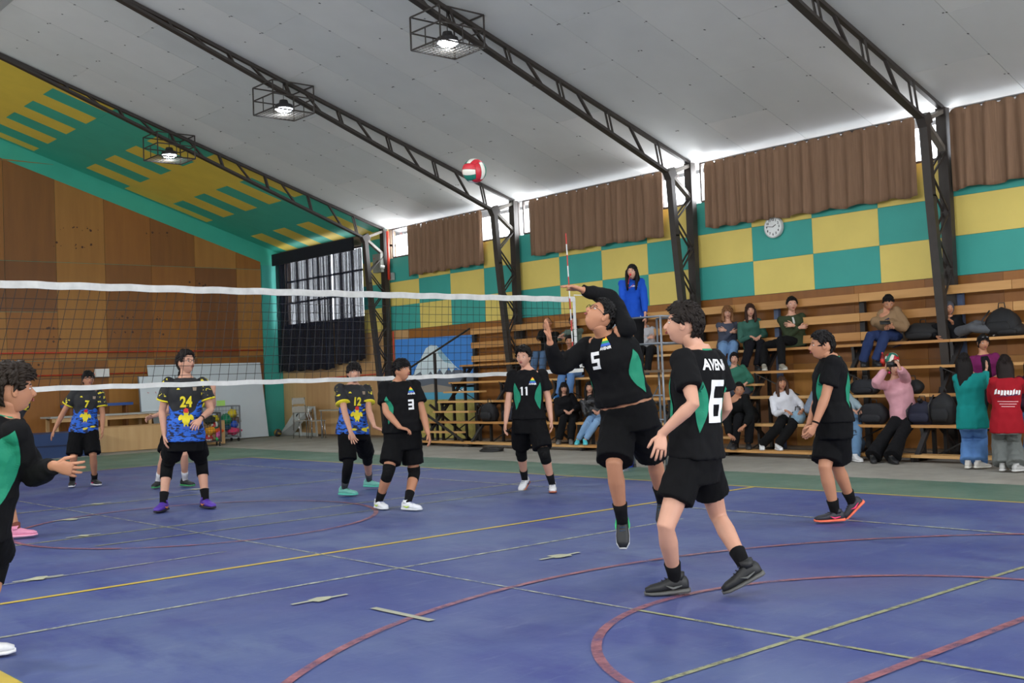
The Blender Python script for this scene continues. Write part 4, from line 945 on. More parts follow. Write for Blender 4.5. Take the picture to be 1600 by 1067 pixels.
class Person: pass
TPROF = [(-.20, .085, .075, 0), (-.10, .150, .108, -.004), (0, .170, .120, -.01), (.15, .163, .114, -.006), (.35, .143, .100, 0), (.55, .150, .105, .002), (.75, .166, .116, .004), (.88, .166, .106, 0), (.97, .130, .082, -.004), (1.03, .080, .068, 0), (1.10, .056, .060, .004)]
def person(lab, grp, H, P, N, faz, saz=None, ank=None, wri=None, knee=(None, None), elb=(None, None), head=(None, 0, 0, 0), toe=(None, None), hands=(None, None), girth=1.0, skin='warm', fem=0, top=None, bottom=None, shoes=None, socks=None, hair=None, extra=(), det=1, shraise=(0, 0), voxel=None, spinebend=.0, hipw=1, lipred=0, name='person', shw=1.0, body_parts=None):
    """sides are (L, R); all points in world coordinates"""
    s = H/1.75; P = Vector(P); N = Vector(N); saz = faz if saz is None else saz
    q = Person(); q.s = s; q.P = P; q.N = N
    root = empty(name, (P.x, P.y, 0 if True else 0), math.radians(faz-90)); q.root = root
    tag(root, lab, 'person', grp)
    Rinv = Matrix.Rotation(-math.radians(faz-90), 3, 'Z'); base = Vector((P.x, P.y, 0))
    if body_parts and 'z0' in body_parts: root.location.z = body_parts['z0']; base.z = body_parts['z0']
    def tolocal(vs): A = np.array(vs, float)-np.array(base); return (A @ np.array(Rinv).T)
    def put(nm, vs, fs, m, mi=None, smooth=True, parent=None):
        me = bpy.data.meshes.new(nm); me.from_pydata([tuple(v) for v in tolocal(vs)], [], fs); me.update()
        if mi is not None and any(mi): me.polygons.foreach_set('material_index', mi)
        if smooth: me.polygons.foreach_set('use_smooth', [True]*len(me.polygons))
        return link(nm, me, m, parent or root)
    q.put = put
    spine = (N-P); L = spine.length; up = spine.normalized(); fh, fs_ = az(faz), az(saz)
    rh, rs_ = fh.cross(Vector((0, 0, 1))), fs_.cross(Vector((0, 0, 1)))
    mid = (P+N)/2 + (up.cross(rs_))*0 + (rs_.cross(up))*0 + spinebend*s*(up.cross(rs_)).normalized()
    def sp(v):
        if v < 0: return P+(mid-P).normalized()*L*v
        if v > 1: return N+(N-mid).normalized()*L*(v-1)
        return P*(1-v)**2+mid*2*v*(1-v)+N*v*v
    def axes(v):
        u = (sp(v+.05)-sp(v-.05)).normalized(); r = lerp(rh, rs_, min(1, max(0, v))); r = (r-u*r.dot(u)).normalized(); return r, u.cross(r), u
    q.sp = sp; q.axes = axes
    def trings(v0, v1, ease, gx=1.0, n=14, flare=0, capv=None, cloth=0):
        out = []
        for i in range(n+1):
            v = v0+(v1-v0)*i/n; rx = np.interp(v, [t[0] for t in TPROF], [t[1] for t in TPROF]); ry = np.interp(v, [t[0] for t in TPROF], [t[2] for t in TPROF]); yo = np.interp(v, [t[0] for t in TPROF], [t[3] for t in TPROF])
            if cloth and v < .3: rx = max(rx, .158 if v > 0 else .170); ry = max(ry, .112 if v > 0 else .118)
            gb = lerp(1, girth, sst(1.02, .7, v)); belly = (girth-1)*.10*math.exp(-((v-.3)/.3)**2)
            if fem: rx *= 1-.07*sst(.6, .9, v)+.03*sst(.2, 0, v); ry += .016*math.exp(-((v-.72)/.1)**2)
            rx = (rx*gb*(1+(shw-1)*sst(.5, .9, v))+ease)*s; ry = (ry*gb+ease*.9)*s; r, f, u = axes(v)
            if v < .3: rx += flare*s*(.3-v)*.6; ry += flare*s*(.3-v)*.5
            out.append((sp(v)+f*(yo*s+belly*s), r*rx, f*(ry+belly*s*.6), .86))
        return out
    q.trings = trings
    # joints
    hips = [P-rh*.088*s*hipw-(up*.0), P+rh*.088*s*hipw]
    rN, fN, uN = axes(.97); w_ = .172*s*(.92 if fem else 1)*shw
    sh = [N-rN*w_-uN*.035*s+uN*shraise[0]*s, N+rN*w_-uN*.035*s+uN*shraise[1]*s]
    kn, el = [], []
    thigh, shin, ua, fa = .245*H, .243*H, .172*H, .150*H
    ankv = []
    for i in range(2):
        a = Vector(ank[i]); ankv.append(a); kn.append(ik(hips[i], a, thigh, shin, knee[i], fh+Vector((0, 0, .15))))
        w = Vector(wri[i]); el.append(ik(sh[i], w, ua, fa, elb[i], -fs_*.6+Vector((0, 0, -.5))+(rN*(.6 if i else -.6))))
    q.hips, q.kn, q.ank, q.sh, q.el = hips, kn, ankv, sh, el; wr = [Vector(w) for w in wri]; q.wr = wr
    # head
    hc, ha, hp, hr = head
    if hc is None: hc = N+uN*.175*s+az(ha)*.035*s+Vector((0, 0, .01))
    F = Frame(hc, ha, hp, hr, s*(.97 if fem else 1.0)); q.F = F
    # ---- body: one continuous surface
    b = MB(); b.loft(trings(-.2, 1.1, 0, n=12)); g = math.sqrt(girth)
    nk = F((0, -.028, -.055)); b.tube([sp(.93), lerp(sp(1.02), nk, .4), nk, F((0, -.015, -.02))], [.066*s*g, .055*s*g, .052*s*g, .05*s], 16)
    fing = MB()
    for i in range(2):
        sd = -1 if i == 0 else 1
        k, a = kn[i], ankv[i]
        b.tube([hips[i]+Vector((0, 0, .02)), lerp(hips[i], k, .25), lerp(hips[i], k, .6), k, lerp(k, a, .12), lerp(k, a, .3), lerp(k, a, .6), lerp(k, a, .9), a], [r*s*g for r in (.088, .084, .068, .054, .051, .056, .045, .033, .033)], 14)
        td = Vector(toe[i] if toe[i] is not None else az(faz)).normalized(); ts = td.cross(Vector((0, 0, 1))); ts.normalize(); tu = ts.cross(td); b.tube([a-td*.02*s-tu*.02*s, a+td*.07*s-tu*.048*s], [.028*s, .018*s], 8)
        e, w = el[i], wr[i]
        b.ball(sh[i], .054*s*g, 12, 8)
        b.tube([lerp(sh[i], sp(.9), .35), sh[i], lerp(sh[i], e, .35), lerp(sh[i], e, .8), e, lerp(e, w, .25), lerp(e, w, .7), w], [r*s*g*(.86 if fem else 1) for r in (.06, .056, .049, .041, .038, .041, .031, .025)], 12)
        hd = hands[i] or {}
        d = Vector(hd.get('d', (w-e).normalized())); n = Vector(hd.get('n', rN*(-sd)))
        hand_into(fing, w, d, n, 'LR'[i], s*(.92 if fem else 1)*hd.get('k', 1), hd.get('curl', .45), hd.get('spread', .1), b, hd.get('thumb', 0), 7 if det else 5)
    vx = voxel or (.0085 if det else .0125)
    co, fcs, _ = remesh(b, vx, 2)
    m = MB(); m.v = [tuple(c) for c in co]; m.f = fcs; m.mi = [0]*len(fcs); m.n = len(m.v)
    m.add(fing.v, fing.f, 0); head_into(m, F, fem, det)
    put('body', m.v, m.f, [skinmat(SK[skin]), M_eye, M_irs if hair is None or sum(hair.get('col', (0, 0, 0))) < 330 else M_brow, M_lipred if lipred else M_lip], m.mi)
    # ---- clothes
    def garment(nm, mb, m_, vox, wr_=.007, fr=7, seed=1, smooth=3):
        co, fcs, nr = remesh(mb, vox, smooth)
        if wr_:
            for j in range(len(co)):
                c = co[j]; w1 = mnoise.noise(Vector((c[0]*fr*1.6, c[1]*fr*1.6, c[2]*fr*.8+seed))); w2 = mnoise.noise(Vector((c[0]*fr*3+seed, c[1]*fr*3, c[2]*fr*2.2)))
                co[j] = c+nr[j]*((1-abs(w1)*2.2)*.5*wr_+w2*wr_*.6)
        o = put(nm, co, fcs, m_); q.last = (co, fcs); return o
    cv = .0095 if det else .012
    if bottom:
        mb = MB(); k_ = bottom['kind']; m_ = bottom.get('mat') or fabric(bottom['col']); loose = bottom.get('loose', .014)
        mb.loft(trings(-.225, bottom.get('waist', .2), .010, n=8, flare=.01, cloth=1))
        for i in range(2):
            h, k, a = hips[i], kn[i], ankv[i]
            if k_ == 'shorts':
                f_ = bottom.get('len', .72); e_ = lerp(h, k, f_); mb.tube([h+Vector((0, 0, .04*s)), lerp(h, k, .2), lerp(h, k, .5), e_], [r*s*g for r in (.092+loose*.2, .096+loose*.4, .088+loose*.7, .084+loose*.8)], 18)
            else:
                f_ = bottom.get('len', .97); fl = bottom.get('flare', 0); mb.tube([h+Vector((0, 0, .03*s)), lerp(h, k, .25), lerp(h, k, .7), k, lerp(k, a, .3), lerp(k, a, .7), lerp(k, a, f_)], [r*s*g+fl*x for r, x in ((.092+loose*.3, 0), (.09+loose*.6, 0), (.074+loose*.7, 0), (.064+loose*.8, .1), (.062+loose, .3), (.052+loose*1.1, .7), (.050+loose*1.2, 1))], 16)
        q.bottom = garment('shorts' if k_ == 'shorts' else 'trousers', mb, m_, cv, bottom.get('wr', .008), 8, sum(map(ord, lab)) % 17 + .5)
    if top:
        mb = MB(); ea = top.get('ease', .018); m_ = top.get('mat') or fabric(top['col'], top.get('knit', 0))
        mb.loft(trings(top.get('hem', -.16), top.get('neckv', 1.035), ea, n=16, flare=top.get('flare', .03), cloth=1))
        sl = top.get('sleeve', .62); se = top.get('sease', .016)
        for i in range(2):
            a_, e, w = sh[i], el[i], wr[i]; ff = (.86 if fem else 1)*g
            mb.ball(a_-uN*.004, .062*s*ff+se*.5, 14, 10)
            if sl <= 1: pts = [lerp(a_, sp(.85), .5), a_, lerp(a_, e, sl*.5), lerp(a_, e, sl)]; rr = [.062*s, .062*s*ff+se*.4, .057*s*ff+se, .052*s*ff+se*1.5]
            else:
                pts = [lerp(a_, sp(.85), .5), a_, lerp(a_, e, .5), lerp(a_, e, .9), lerp(e, w, .1), lerp(e, w, .5), lerp(e, w, min(.99, sl-1))]; rr = [.062*s, .060*s*ff+se*.4, .050*s*ff+se, .045*s*ff+se, .045*s*ff+se, .037*s*ff+se, .030*s*ff+se*top.get('cuffk', .5)]
            mb.tube(pts, rr, 16)
        if top.get('hood'): Fh = Frame(N+uN*.02*s-fN*.055*s, saz, 0, 0, s); mb.ball(Fh.C, (.11*s, .06*s, .055*s), 14, 10, 0, Matrix((rN, fN, uN)).transposed())
        q.top = garment(top.get('name', 'shirt'), mb, m_, cv, top.get('wr', .007), top.get('fr', 6), sum(map(ord, lab)) % 13 + .3)
        q.tbvh = BVHTree.FromPolygons([Vector(c) for c in q.last[0]], q.last[1])
        if top.get('collar'):
            mb = MB(); ps = []
            for k in range(25):
                t = 2*math.pi*k/24; r, f, u = axes(1.0); ps.append(sp(1.04)+r*math.cos(t)*.074*s*g+f*(math.sin(t)*.070*s*g+.004)-u*max(0, math.sin(t))*.035*s)
            mb.tube(ps, .0095*s, 8, False); put('collar', mb.v, mb.f, top['collar'])
        if top.get('cuff'):
            for i in range(2):
                a_, e = sh[i], el[i]; mb = MB(); r0 = (.052*s*g+se*1.5); mb.tube([lerp(a_, e, sl-.02), lerp(a_, e, sl+.035)], [r0+.004, r0+.004], 20); put('cuff', mb.v, mb.f, top['cuff'])
    # ---- socks, shoes
    if socks:
        for i in range(2):
            k, a = kn[i], ankv[i]; c_, h_ = socks[i] if isinstance(socks, (list, tuple)) and isinstance(socks[0], (list, tuple)) and not isinstance(socks[0][0], int) else socks
            mb = MB(); mb.tube([lerp(a, k, h_), lerp(a, k, h_*.5), a, a-Vector((0, 0, .03))*s], [.0500*s*g, .0425*s*g, .0385*s*g, .037*s], 14); put('sock', mb.v, mb.f, fabric(c_))
    if shoes:
        for i in range(2):
            td = Vector(toe[i] if toe[i] is not None else az(faz)).normalized(); sd = td.cross(Vector((0, 0, 1))); sd.normalize(); u_ = sd.cross(td); O = ankv[i]-u_*.088*s
            hgt = shoes.get('high', 0)
            zk = shoes.get('zs', 1.12)
            def q3(x, y, z): return O+sd*x*s+td*y*s+u_*z*zk*s
            def lf(rows): m_ = MB(); m_.loft([(q3(0, y, z), sd*w*s, u_*h*s, e) for y, w, h, z, e in rows]); return m_
            kk = shoes.get('k', 1.0)
            m_ = lf([(-.078*kk, .02, .026, .045, .9), (-.066*kk, .033, .040, .052, .8), (-.03, .038, .046+hgt*.4, .056+hgt*.4, .8), (.01, .040, .046+hgt*.4, .055+hgt*.3, .8), (.05, .042, .036, .048, .8), (.10*kk, .047, .027, .040, .8), (.15*kk, .044, .022, .036, .8), (.185*kk, .026, .014, .030, .9)])
            m_.tube([q3(0, -.015, .07), q3(0, -.018, .105+hgt)], [.043*s, .041*s], 14)
            sho = put('shoe', m_.v, m_.f, mat('shoe_%d_%d_%d' % shoes['col'], shoes['col'], .55, .08, 30))
            m_ = lf([(-.086*kk, .02, .013, .018, .8), (-.07*kk, .038, .016, .018, .7), (0, .040, .015, .016, .7), (.08*kk, .049, .013, .014, .7), (.15*kk, .047, .012, .014, .7), (.192*kk, .025, .010, .018, .8)]); put('sole', m_.v, m_.f, mat('shoe_%d_%d_%d' % shoes['sole'], shoes['sole'], .6, .05), parent=sho)
            if det:
                m_ = MB()
                for j in range(5): y = .035+j*.020; z = .092-.0095*j; m_.bar(q3(-.020, y, z-.004), q3(.020, y+.006, z-.004), .006*s, .005*s, u_)
                put('laces', m_.v, m_.f, mat('lace_%d_%d_%d' % shoes.get('lace', shoes['sole']), shoes.get('lace', shoes['sole']), .8), parent=sho)
                if shoes.get('flash'):
                    for sx in (-1, 1):
                        m_ = MB(); m_.tube([q3(sx*.041, -.035, .045), q3(sx*.046, .02, .035), q3(sx*.048, .06, .05)], [.003*s, .009*s, .002*s], 6)
                        put('side_flash', m_.v, m_.f, mat('flash_%d_%d_%d' % shoes['flash'], shoes['flash'], .5), parent=sho)
    if hair:
        h = dict(hair); c_ = h.pop('col'); nm = h.pop('name', 'hair'); hm = h.pop('mat', None) or hairmat(c_); mb = hair_mesh(F, **h); put(nm, mb.v, mb.f, hm)
    for ex in extra: ex(q)
    return q
def decal(q, nm, me_or_pts, c, r, u, n, m, off=.006, cuts=2, bvh=None):
    """flat print laid onto the shirt along -n; 2-D shape in metres"""
    bm = bmesh.new()
    if isinstance(me_or_pts, list):
        for poly in me_or_pts: bm.faces.new([bm.verts.new((x, y, 0)) for x, y in poly])
    else: bm.from_mesh(me_or_pts)
    bmesh.ops.triangulate(bm, faces=bm.faces[:])
    for _ in range(cuts):
        long_e = [e for e in bm.edges if e.calc_length() > .022]
        if long_e: bmesh.ops.subdivide_edges(bm, edges=long_e, cuts=1); bmesh.ops.triangulate(bm, faces=bm.faces[:])
    bm.verts.ensure_lookup_table(); vs = []; c = Vector(c); bv = bvh or q.tbvh; hits = []
    for v in bm.verts:
        o = c+r*v.co.x+u*v.co.y; h = bv.ray_cast(o+n*.6, -n, 1.0); hits.append(h[0])
        vs.append((o, h[0], h[1]))
    out = [(h+n*off) if h is not None else None for o, h, nn in vs]
    fs = []; idx = {}; fin = []
    for f in bm.faces:
        ids = [v.index for v in f.verts]
        if all(out[i] is not None for i in ids):
            ll = []
            for i in ids:
                if i not in idx: idx[i] = len(fin); fin.append(out[i])
                ll.append(idx[i])
            fs.append(tuple(ll))
    bm.free()
    if fs:
        return q.put(nm, fin, fs, m, smooth=False)
def seg7(ch, w, h, t):
    """block digits as polygons"""
    S = {'a': (0, h-t, w, h), 'b': (w-t, h/2, w, h), 'c': (w-t, 0, w, h/2), 'd': (0, 0, w, t), 'e': (0, 0, t, h/2), 'f': (0, h/2, t, h), 'g': (0, h/2-t/2, w, h/2+t/2)}
    use = {'0': 'abcdef', '1': 'bc', '2': 'abged', '3': 'abgcd', '4': 'fgbc', '5': 'afgcd', '6': 'afgedc', '7': 'abc', '8': 'abcdefg', '9': 'abcdfg'}[ch]
    out = []
    for k in use: x0, y0, x1, y1 = S[k]; out.append([(x0-w/2, y0-h/2), (x1-w/2, y0-h/2), (x1-w/2, y1-h/2), (x0-w/2, y1-h/2)])
    return out
M_kg = mat('kit_green', (10, 128, 96), .75, .06, 8); M_kb = mat('kit_black', (13, 13, 15), .9, .15, 6, .12, 60, spec=.2); M_kshort = mat('kit_black_shorts', (9, 9, 11), .9, .15, 6, .12, 60, spec=.2)
M_ky = mat('kit_yellow', (232, 214, 40), .7, .05)
def lens(w, h, bend=.02, n=10):
    a = [(bend*math.sin(math.pi*i/n)-w/2*math.sin(math.pi*i/n), -h/2+h*i/n) for i in range(n+1)]; b_ = [(bend*math.sin(math.pi*i/n)+w/2*math.sin(math.pi*i/n), -h/2+h*i/n) for i in range(n+1)]
    return [a+b_[::-1][1:-1]]
def black_kit(num=None, numpos=(.0, .62), logo=None, back=None, sides=('L', 'R'), size=.09, xs=.62, lat=.75, lw=.085, lh=.32, fbs=(1, -1)):
    def f(q):
        s = q.s
        for sd in sides:
            for fb in fbs:
                r, fw, u = q.axes(.6); sg = 1 if sd == 'R' else -1; n = (r*sg+fw*lat*fb).normalized(); rr = u.cross(n).normalized()
                decal(q, 'green_side_panel', lens(lw*s, lh*s, .012*sg*fb), q.sp(.52), rr, u, n, M_kg, cuts=3)
        r, fw, u = q.axes(.65)
        if num:
            k = len(num)
            for i, ch in enumerate(num):
                if num == '11': pl = [[(-.006*s, -size/2*s), (.014*s, -size/2*s), (.014*s, size/2*s), (-.004*s, size/2*s), (-.020*s, size*.30*s), (-.006*s, size*.34*s)]]
                else: pl = seg7(ch, size*xs*s, size*s, size*.2*s)
                decal(q, 'shirt_number', pl, q.sp(numpos[1])-r*((numpos[0]+(i-(k-1)/2)*size*.55)*s), -r, u, fw, M_pw)
        if logo:
            lc = q.sp(logo[1])-r*logo[0]*s; w = .040*s
            for j, (c_, y0) in enumerate((((40, 90, 190), 0), ((20, 150, 90), .018), ((240, 200, 40), .034), ((230, 120, 40), .048))):
                a_, b_ = w*(1-j*.22), w*(1-(j+1)*.22); y1 = y0+(.018 if j == 0 else .016)
                decal(q, 'chest_logo', [[(-a_, y0*s), (a_, y0*s), (b_, y1*s), (-b_, y1*s)]], lc, -r, u, fw, mat('logo_%d' % j, c_, .6, 0), cuts=1)
            decal(q, 'chest_lettering', text_mesh('AVENIR', .026*s, .001), lc-u*.014*s, -r, u, fw, M_pw, cuts=0)
        if back:
            r, fw, u = q.axes(.7); n = -fw
            decal(q, 'back_number', seg7(back[1], .14*s, .255*s, .038*s), q.sp(.56), r, u, n, M_pw, cuts=3)
            me = text_mesh(back[0], .088*s, .003, .8); decal(q, 'back_lettering', me, q.sp(.90), r, u, n, M_pw, cuts=1)
    return f
def knee_pads(which=(0, 1), col=(22, 22, 24), lo=.12, hi=.18, logo=True):
    def f(q):
        s = q.s; g = 1.06
        for i in which:
            h, k, a = q.hips[i], q.kn[i], q.ank[i]; mb = MB()
            mb.tube([lerp(k, h, hi), lerp(k, h, hi*.5), k, lerp(k, a, lo), lerp(k, a, lo*1.9)], [.071*s*g, .068*s*g, .064*s*g, .061*s*g, .060*s*g], 18)
            fwd = (k-(h+a)/2); fwd = fwd.normalized() if fwd.length > .02 else az(0)
            o = q.put('knee_pad', mb.v, mb.f, fabric(col)); m2 = MB(); m2.ball(k+fwd*.035*s, (.042*s, .042*s, .055*s), 12, 8); q.put('knee_cushion', m2.v, m2.f, fabric(col), parent=o)
    return f
def glasses(col=(20, 20, 22)):
    def f(q):
        mb = MB(); F = q.F; s = F.sc
        for sx in (-1, 1):
            mb.tube([F((sx*.032+.023*math.cos(t*math.pi/8), .104, .006+.017*math.sin(t*math.pi/8))) for t in range(17)], .002*s, 5, False)
            mb.tube([F((sx*.055, .104, .010)), F((sx*.080, .06, .010)), F((sx*.083, 0, .006))], .002*s, 5)
        mb.tube([F((-.01, .106, .008)), F((.01, .106, .008))], .002*s, 5); q.put('glasses', mb.v, mb.f, mat('glasses_frame', col, .4))
    return f
def band_at(i, frac, nm='wrist_band', col=(30, 24, 24)):
    def f(q): mb = MB(); mb.tube([lerp(q.el[i], q.wr[i], frac), lerp(q.el[i], q.wr[i], frac+.06)], [.031*q.s, .030*q.s], 12); q.put(nm, mb.v, mb.f, fabric(col))
    return f
# ------------------------------------------------------------------ the players
def pt(x, y, D): return at(x, y, D=D)
M_kc = M_kg
TEE = dict(kind='tee', mat=M_kb, sleeve=.66, sease=.020, ease=.022, hem=-.20, collar=M_kg, flare=.08, wr=.012, fr=7)
SHB = dict(kind='shorts', mat=M_kshort, loose=.03, len=.74)
def gz(p, z): p = Vector(p); p.z = z; return p
def down(side, k=1): return None
def tocam(P): d = -Vector(P); return math.degrees(math.atan2(-P[1], -P[0]))

# number 6, seen from behind
aL = at(1055, 906, Z=.095); aR = at(1166, 888, Z=.17); D = depth(aL)-.02
person('player number 6 in black seen from behind in the right foreground', 'players in black and green', 1.82, pt(1086, 716, D), pt(1092, 553, D), 104, 96, (aL, aR), (pt(1034, 678, D-.22), pt(1105, 672, D+.35)),
       knee=((1042, 812), (1122, 800)), elb=((1080, 636), (1134, 632)), head=(pt(1068, 508, D), 122, 8, 0), toe=(Vector(az(135))+Vector((0, 0, -.05)), Vector(az(135))*.9+Vector((0, 0, -.42))), skin='fair', girth=1.03,
       hands=(dict(d=(-.35, -.1, -1), n=(.55, .75, -.2), curl=.35, spread=.12), dict(curl=.4)), top=dict(TEE, hem=.02), bottom=dict(SHB, len=.62), socks=((18, 18, 22), .32), shoes=dict(col=(26, 27, 28), sole=(84, 84, 82), lace=(30, 32, 50), flash=(90, 92, 90), zs=1.3),
       hair=dict(style='short', th=.026, curl=.012, cf=20, col=(46, 34, 28), seed=3, topk=.8, tuft=500), extra=(black_kit(back=('AVENIR', '6')),))
# number 5, in the air
D = 8.25
person('player number 5 in black jumping with one arm swung over his head', 'players in black and green', 1.80, pt(982, 645, D), pt(948, 527, D-.05), 185, 198, (pt(1034, 780, D+.42), pt(972, 812, D-.06)), (pt(910, 453, D-.08), pt(859, 535, D-.25)),
       knee=((1026, 708), (958, 730)), elb=((962, 472), (868, 584)), head=(pt(937, 495, D-.10), 165, 42, -6), toe=(Vector(az(190))*.45+Vector((0, 0, -.9)), Vector(az(222))*.5+Vector((0, 0, -.85))), skin='warm', girth=1.18, shraise=(.08, .0),
       hands=(dict(d=(-.75, .3, .25), n=(-.1, .1, -1), curl=.25), dict(d=(-.1, .0, 1), n=(-.75, .55, .1), curl=.15, spread=.26, thumb=.2)), top=dict(TEE, sleeve=1.97, sease=.012, hem=.15, flare=.03, cuffk=.4), bottom=dict(SHB, len=.93, loose=.045, waist=.11), socks=((18, 18, 20), .30),
       shoes=dict(col=(24, 26, 28), sole=(214, 216, 212), lace=(30, 60, 90), flash=(60, 200, 120)), hair=dict(style='short', th=.018, col=(24, 20, 20), seed=4), spinebend=-.03,
       extra=(black_kit('5', (-.05, .78), (.04, .93), size=.12, xs=.6, lat=.25, lw=.13, fbs=(1,)), glasses((30, 30, 34))), body_parts=dict(z0=0))
# right-hand player in profile
aR = at(1305, 800, Z=.095); aL = at(1331, 784, Z=.15); D = depth(aR)
person('player in black in profile at right with orange and pink soled shoes', 'players in black and green', 1.73, pt(1303, 662, D), pt(1298, 562, D+.02), 134, 130, (aL, aR), (pt(1273, 664, D-.22), pt(1264, 662, D-.0)),
       knee=((1277, 735), (1290, 738)), elb=((1287, 642), (1275, 640)), head=(pt(1284, 541, D+.0), 136, 3, 0), toe=(az(132)*.8+Vector((0, 0, -.75)), az(140)), skin='warm', girth=1.2,
       hands=(dict(d=(-.4, .3, -.8), n=(.3, .9, .1), curl=.55), dict(d=(-.4, .3, -.8), n=(.2, -.9, -.1), curl=.6)), top=dict(TEE, hem=.04), bottom=dict(SHB, len=.86, loose=.045), socks=((16, 16, 18), .28), shoes=dict(col=(30, 30, 40), sole=(235, 110, 80), lace=(24, 24, 30), flash=(230, 60, 110)),
       hair=dict(style='short', th=.020, col=(26, 20, 20), seed=5, topk=1.1), extra=(black_kit(), band_at(0, .88)))
# number 3
aR = at(592, 783, Z=.09); aL = at(637, 785, Z=.09); D = depth(aR)+.02
person('player number 3 in black with knee pads and white shoes', 'players in black and green', 1.68, pt(629, 683, D), pt(624, 599, D+.02), 248, 246, (aL, aR), (pt(669, 678, D-.12), pt(625, 668, D-.25)),
       knee=((648, 738), (607, 741)), elb=((665, 652), (594, 650)), head=(pt(628, 579, D-.02), 282, 8, 0), toe=(az(285), az(262)), skin='warm', girth=1.22,
       hands=(dict(n=(-.3, .3, -.1), curl=.5), dict(d=(.7, -.5, -.25), n=(-.2, .3, -.9), curl=.6)), top=dict(TEE, ease=.026, hem=.10), bottom=dict(SHB, len=.74, loose=.035), socks=((20, 20, 24), .34), shoes=dict(col=(226, 228, 232), sole=(220, 224, 226), lace=(40, 50, 130), flash=(190, 220, 60)),
       hair=dict(style='fringe', th=.022, col=(22, 17, 18), seed=6), extra=(black_kit('3', (.085, .60), (.10, .82), sides=('R',), size=.115, xs=.6), knee_pads()))
# number 11
aR = at(820, 749, Z=.12); aL = at(863, 757, Z=.09); D = depth(aL)
person('player number 11 in black with knee pads before the bleacher', 'players in black and green', 1.76, pt(826, 659, D), pt(824, 581, D+.02), 226, 225, (aL, aR), (pt(861, 657, D-.06), pt(790, 661, D-.06)),
       knee=((850, 707), (806, 709)), elb=((860, 632), (793, 634)), head=(pt(818, 559, D), 208, 0, 0), toe=(az(228), az(205)*.9+Vector((0, 0, -.35))), skin='fair', girth=1.05,
       hands=(dict(curl=.5), dict(curl=.5)), top=dict(TEE, hem=.06), bottom=dict(SHB, loose=.04, len=.80), socks=((24, 26, 34), .36), shoes=dict(col=(214, 214, 216), sole=(176, 100, 76), lace=(30, 40, 90), flash=(40, 50, 90)),
       hair=dict(style='short', th=.026, col=(28, 22, 20), seed=7, topk=1.2), extra=(black_kit('11', (-.04, .62), (.065, .78), sides=('L', 'R'), size=.10), knee_pads()))
# left foreground player
aR = at(-36, 1003, Z=.095); aL = at(-82, 985, Z=.10); D = depth(aR)
person('player in a black jacket at the left edge reaching forward', 'players in black and green', 1.74, pt(-30, 800, D), pt(8, 655, D+.02), 352, 5, (aL, aR), (pt(-10, 770, D+.35), pt(84, 727, D-.12)),
       knee=((-50, 900), (-8, 895)), elb=((-5, 740), (44, 732)), head=(pt(20, 611, D), -7, 2, 0), toe=(az(-10), az(-15)), skin='warm', girth=1.08,
       hands=(dict(curl=.5), dict(d=(.75, -.3, -.25), n=(.1, .8, .3), curl=.35, spread=.2)), top=dict(TEE, sleeve=1.93, sease=.022, ease=.026), bottom=dict(SHB, len=.8), socks=((18, 18, 20), .3), shoes=dict(col=(216, 216, 216), sole=(220, 220, 220)),
       hair=dict(style='short', th=.034, curl=.022, cf=26, col=(58, 42, 32), seed=8, tuft=450), extra=(black_kit(back=('AVENIR', '0'), sides=('R',), lat=.05, lw=.2, lh=.46, fbs=(-1,)), knee_pads((1,))))

# the yellow, blue and black team
def away_mat(i, hip):
    m = bpy.data.materials.new('kit_pattern_%s' % 'abcde'[i]); m.use_nodes = True; nt = m.node_tree; N = nt.nodes; L = nt.links; b = N['Principled BSDF']; b.inputs['Roughness'].default_value = .7
    tc = N.new('ShaderNodeTexCoord'); sep = N.new('ShaderNodeSeparateXYZ'); L.new(tc.outputs['Object'], sep.inputs[0])
    def nz(sc, det, st=(1, 1, 1), off=0):
        mp = N.new('ShaderNodeMapping'); mp.inputs['Scale'].default_value = st; mp.inputs['Location'].default_value = (off, off, 0); L.new(tc.outputs['Object'], mp.inputs[0]); n = N.new('ShaderNodeTexNoise'); n.inputs['Scale'].default_value = sc; n.inputs['Detail'].default_value = det; L.new(mp.outputs[0], n.inputs[0]); return n.outputs['Fac']
    def ma(op, a, b2):
        n = N.new('ShaderNodeMath'); n.operation = op
        for k, v in enumerate((a, b2)):
            if isinstance(v, (int, float)): n.inputs[k].default_value = v
            else: L.new(v, n.inputs[k])
        return n.outputs[0]
    def mix(f, a, b2):
        n = N.new('ShaderNodeMix'); n.data_type = 'RGBA'; L.new(f, n.inputs[0])
        for k, v in ((6, a), (7, b2)):
            if isinstance(v, tuple): n.inputs[k].default_value = (*v, 1)
            else: L.new(v, n.inputs[k])
        return n.outputs[2]
    z = sep.outputs[2]; x = sep.outputs[0]
    low = ma('LESS_THAN', ma('ADD', z, ma('MULTIPLY', ma('SUBTRACT', nz(5, 1, (1, 1, .6), i), .5), .42)), hip+.20)
    bl = mix(ma('GREATER_THAN', nz(30, 4, (.5, .5, 1.6), 3+i), .53), srgb(30, 96, 200), srgb(14, 26, 60))
    c = mix(low, srgb(24, 25, 28), bl)
    ys = ma('MULTIPLY', ma('GREATER_THAN', nz(9, 1, (.5, .5, 1.4), 7.3+i), .66), ma('LESS_THAN', z, hip+.22)); c = mix(ys, c, srgb(232, 214, 40))
    slv = ma('MULTIPLY', ma('GREATER_THAN', ma('ABSOLUTE', x, 0), .185), ma('GREATER_THAN', z, hip+.33)); sp_ = ma('MULTIPLY', slv, ma('GREATER_THAN', nz(26, 2, (1, 1, 1), 1.1+i), .60)); c = mix(sp_, c, srgb(220, 204, 50))
    L.new(c, b.inputs['Base Color']); return m
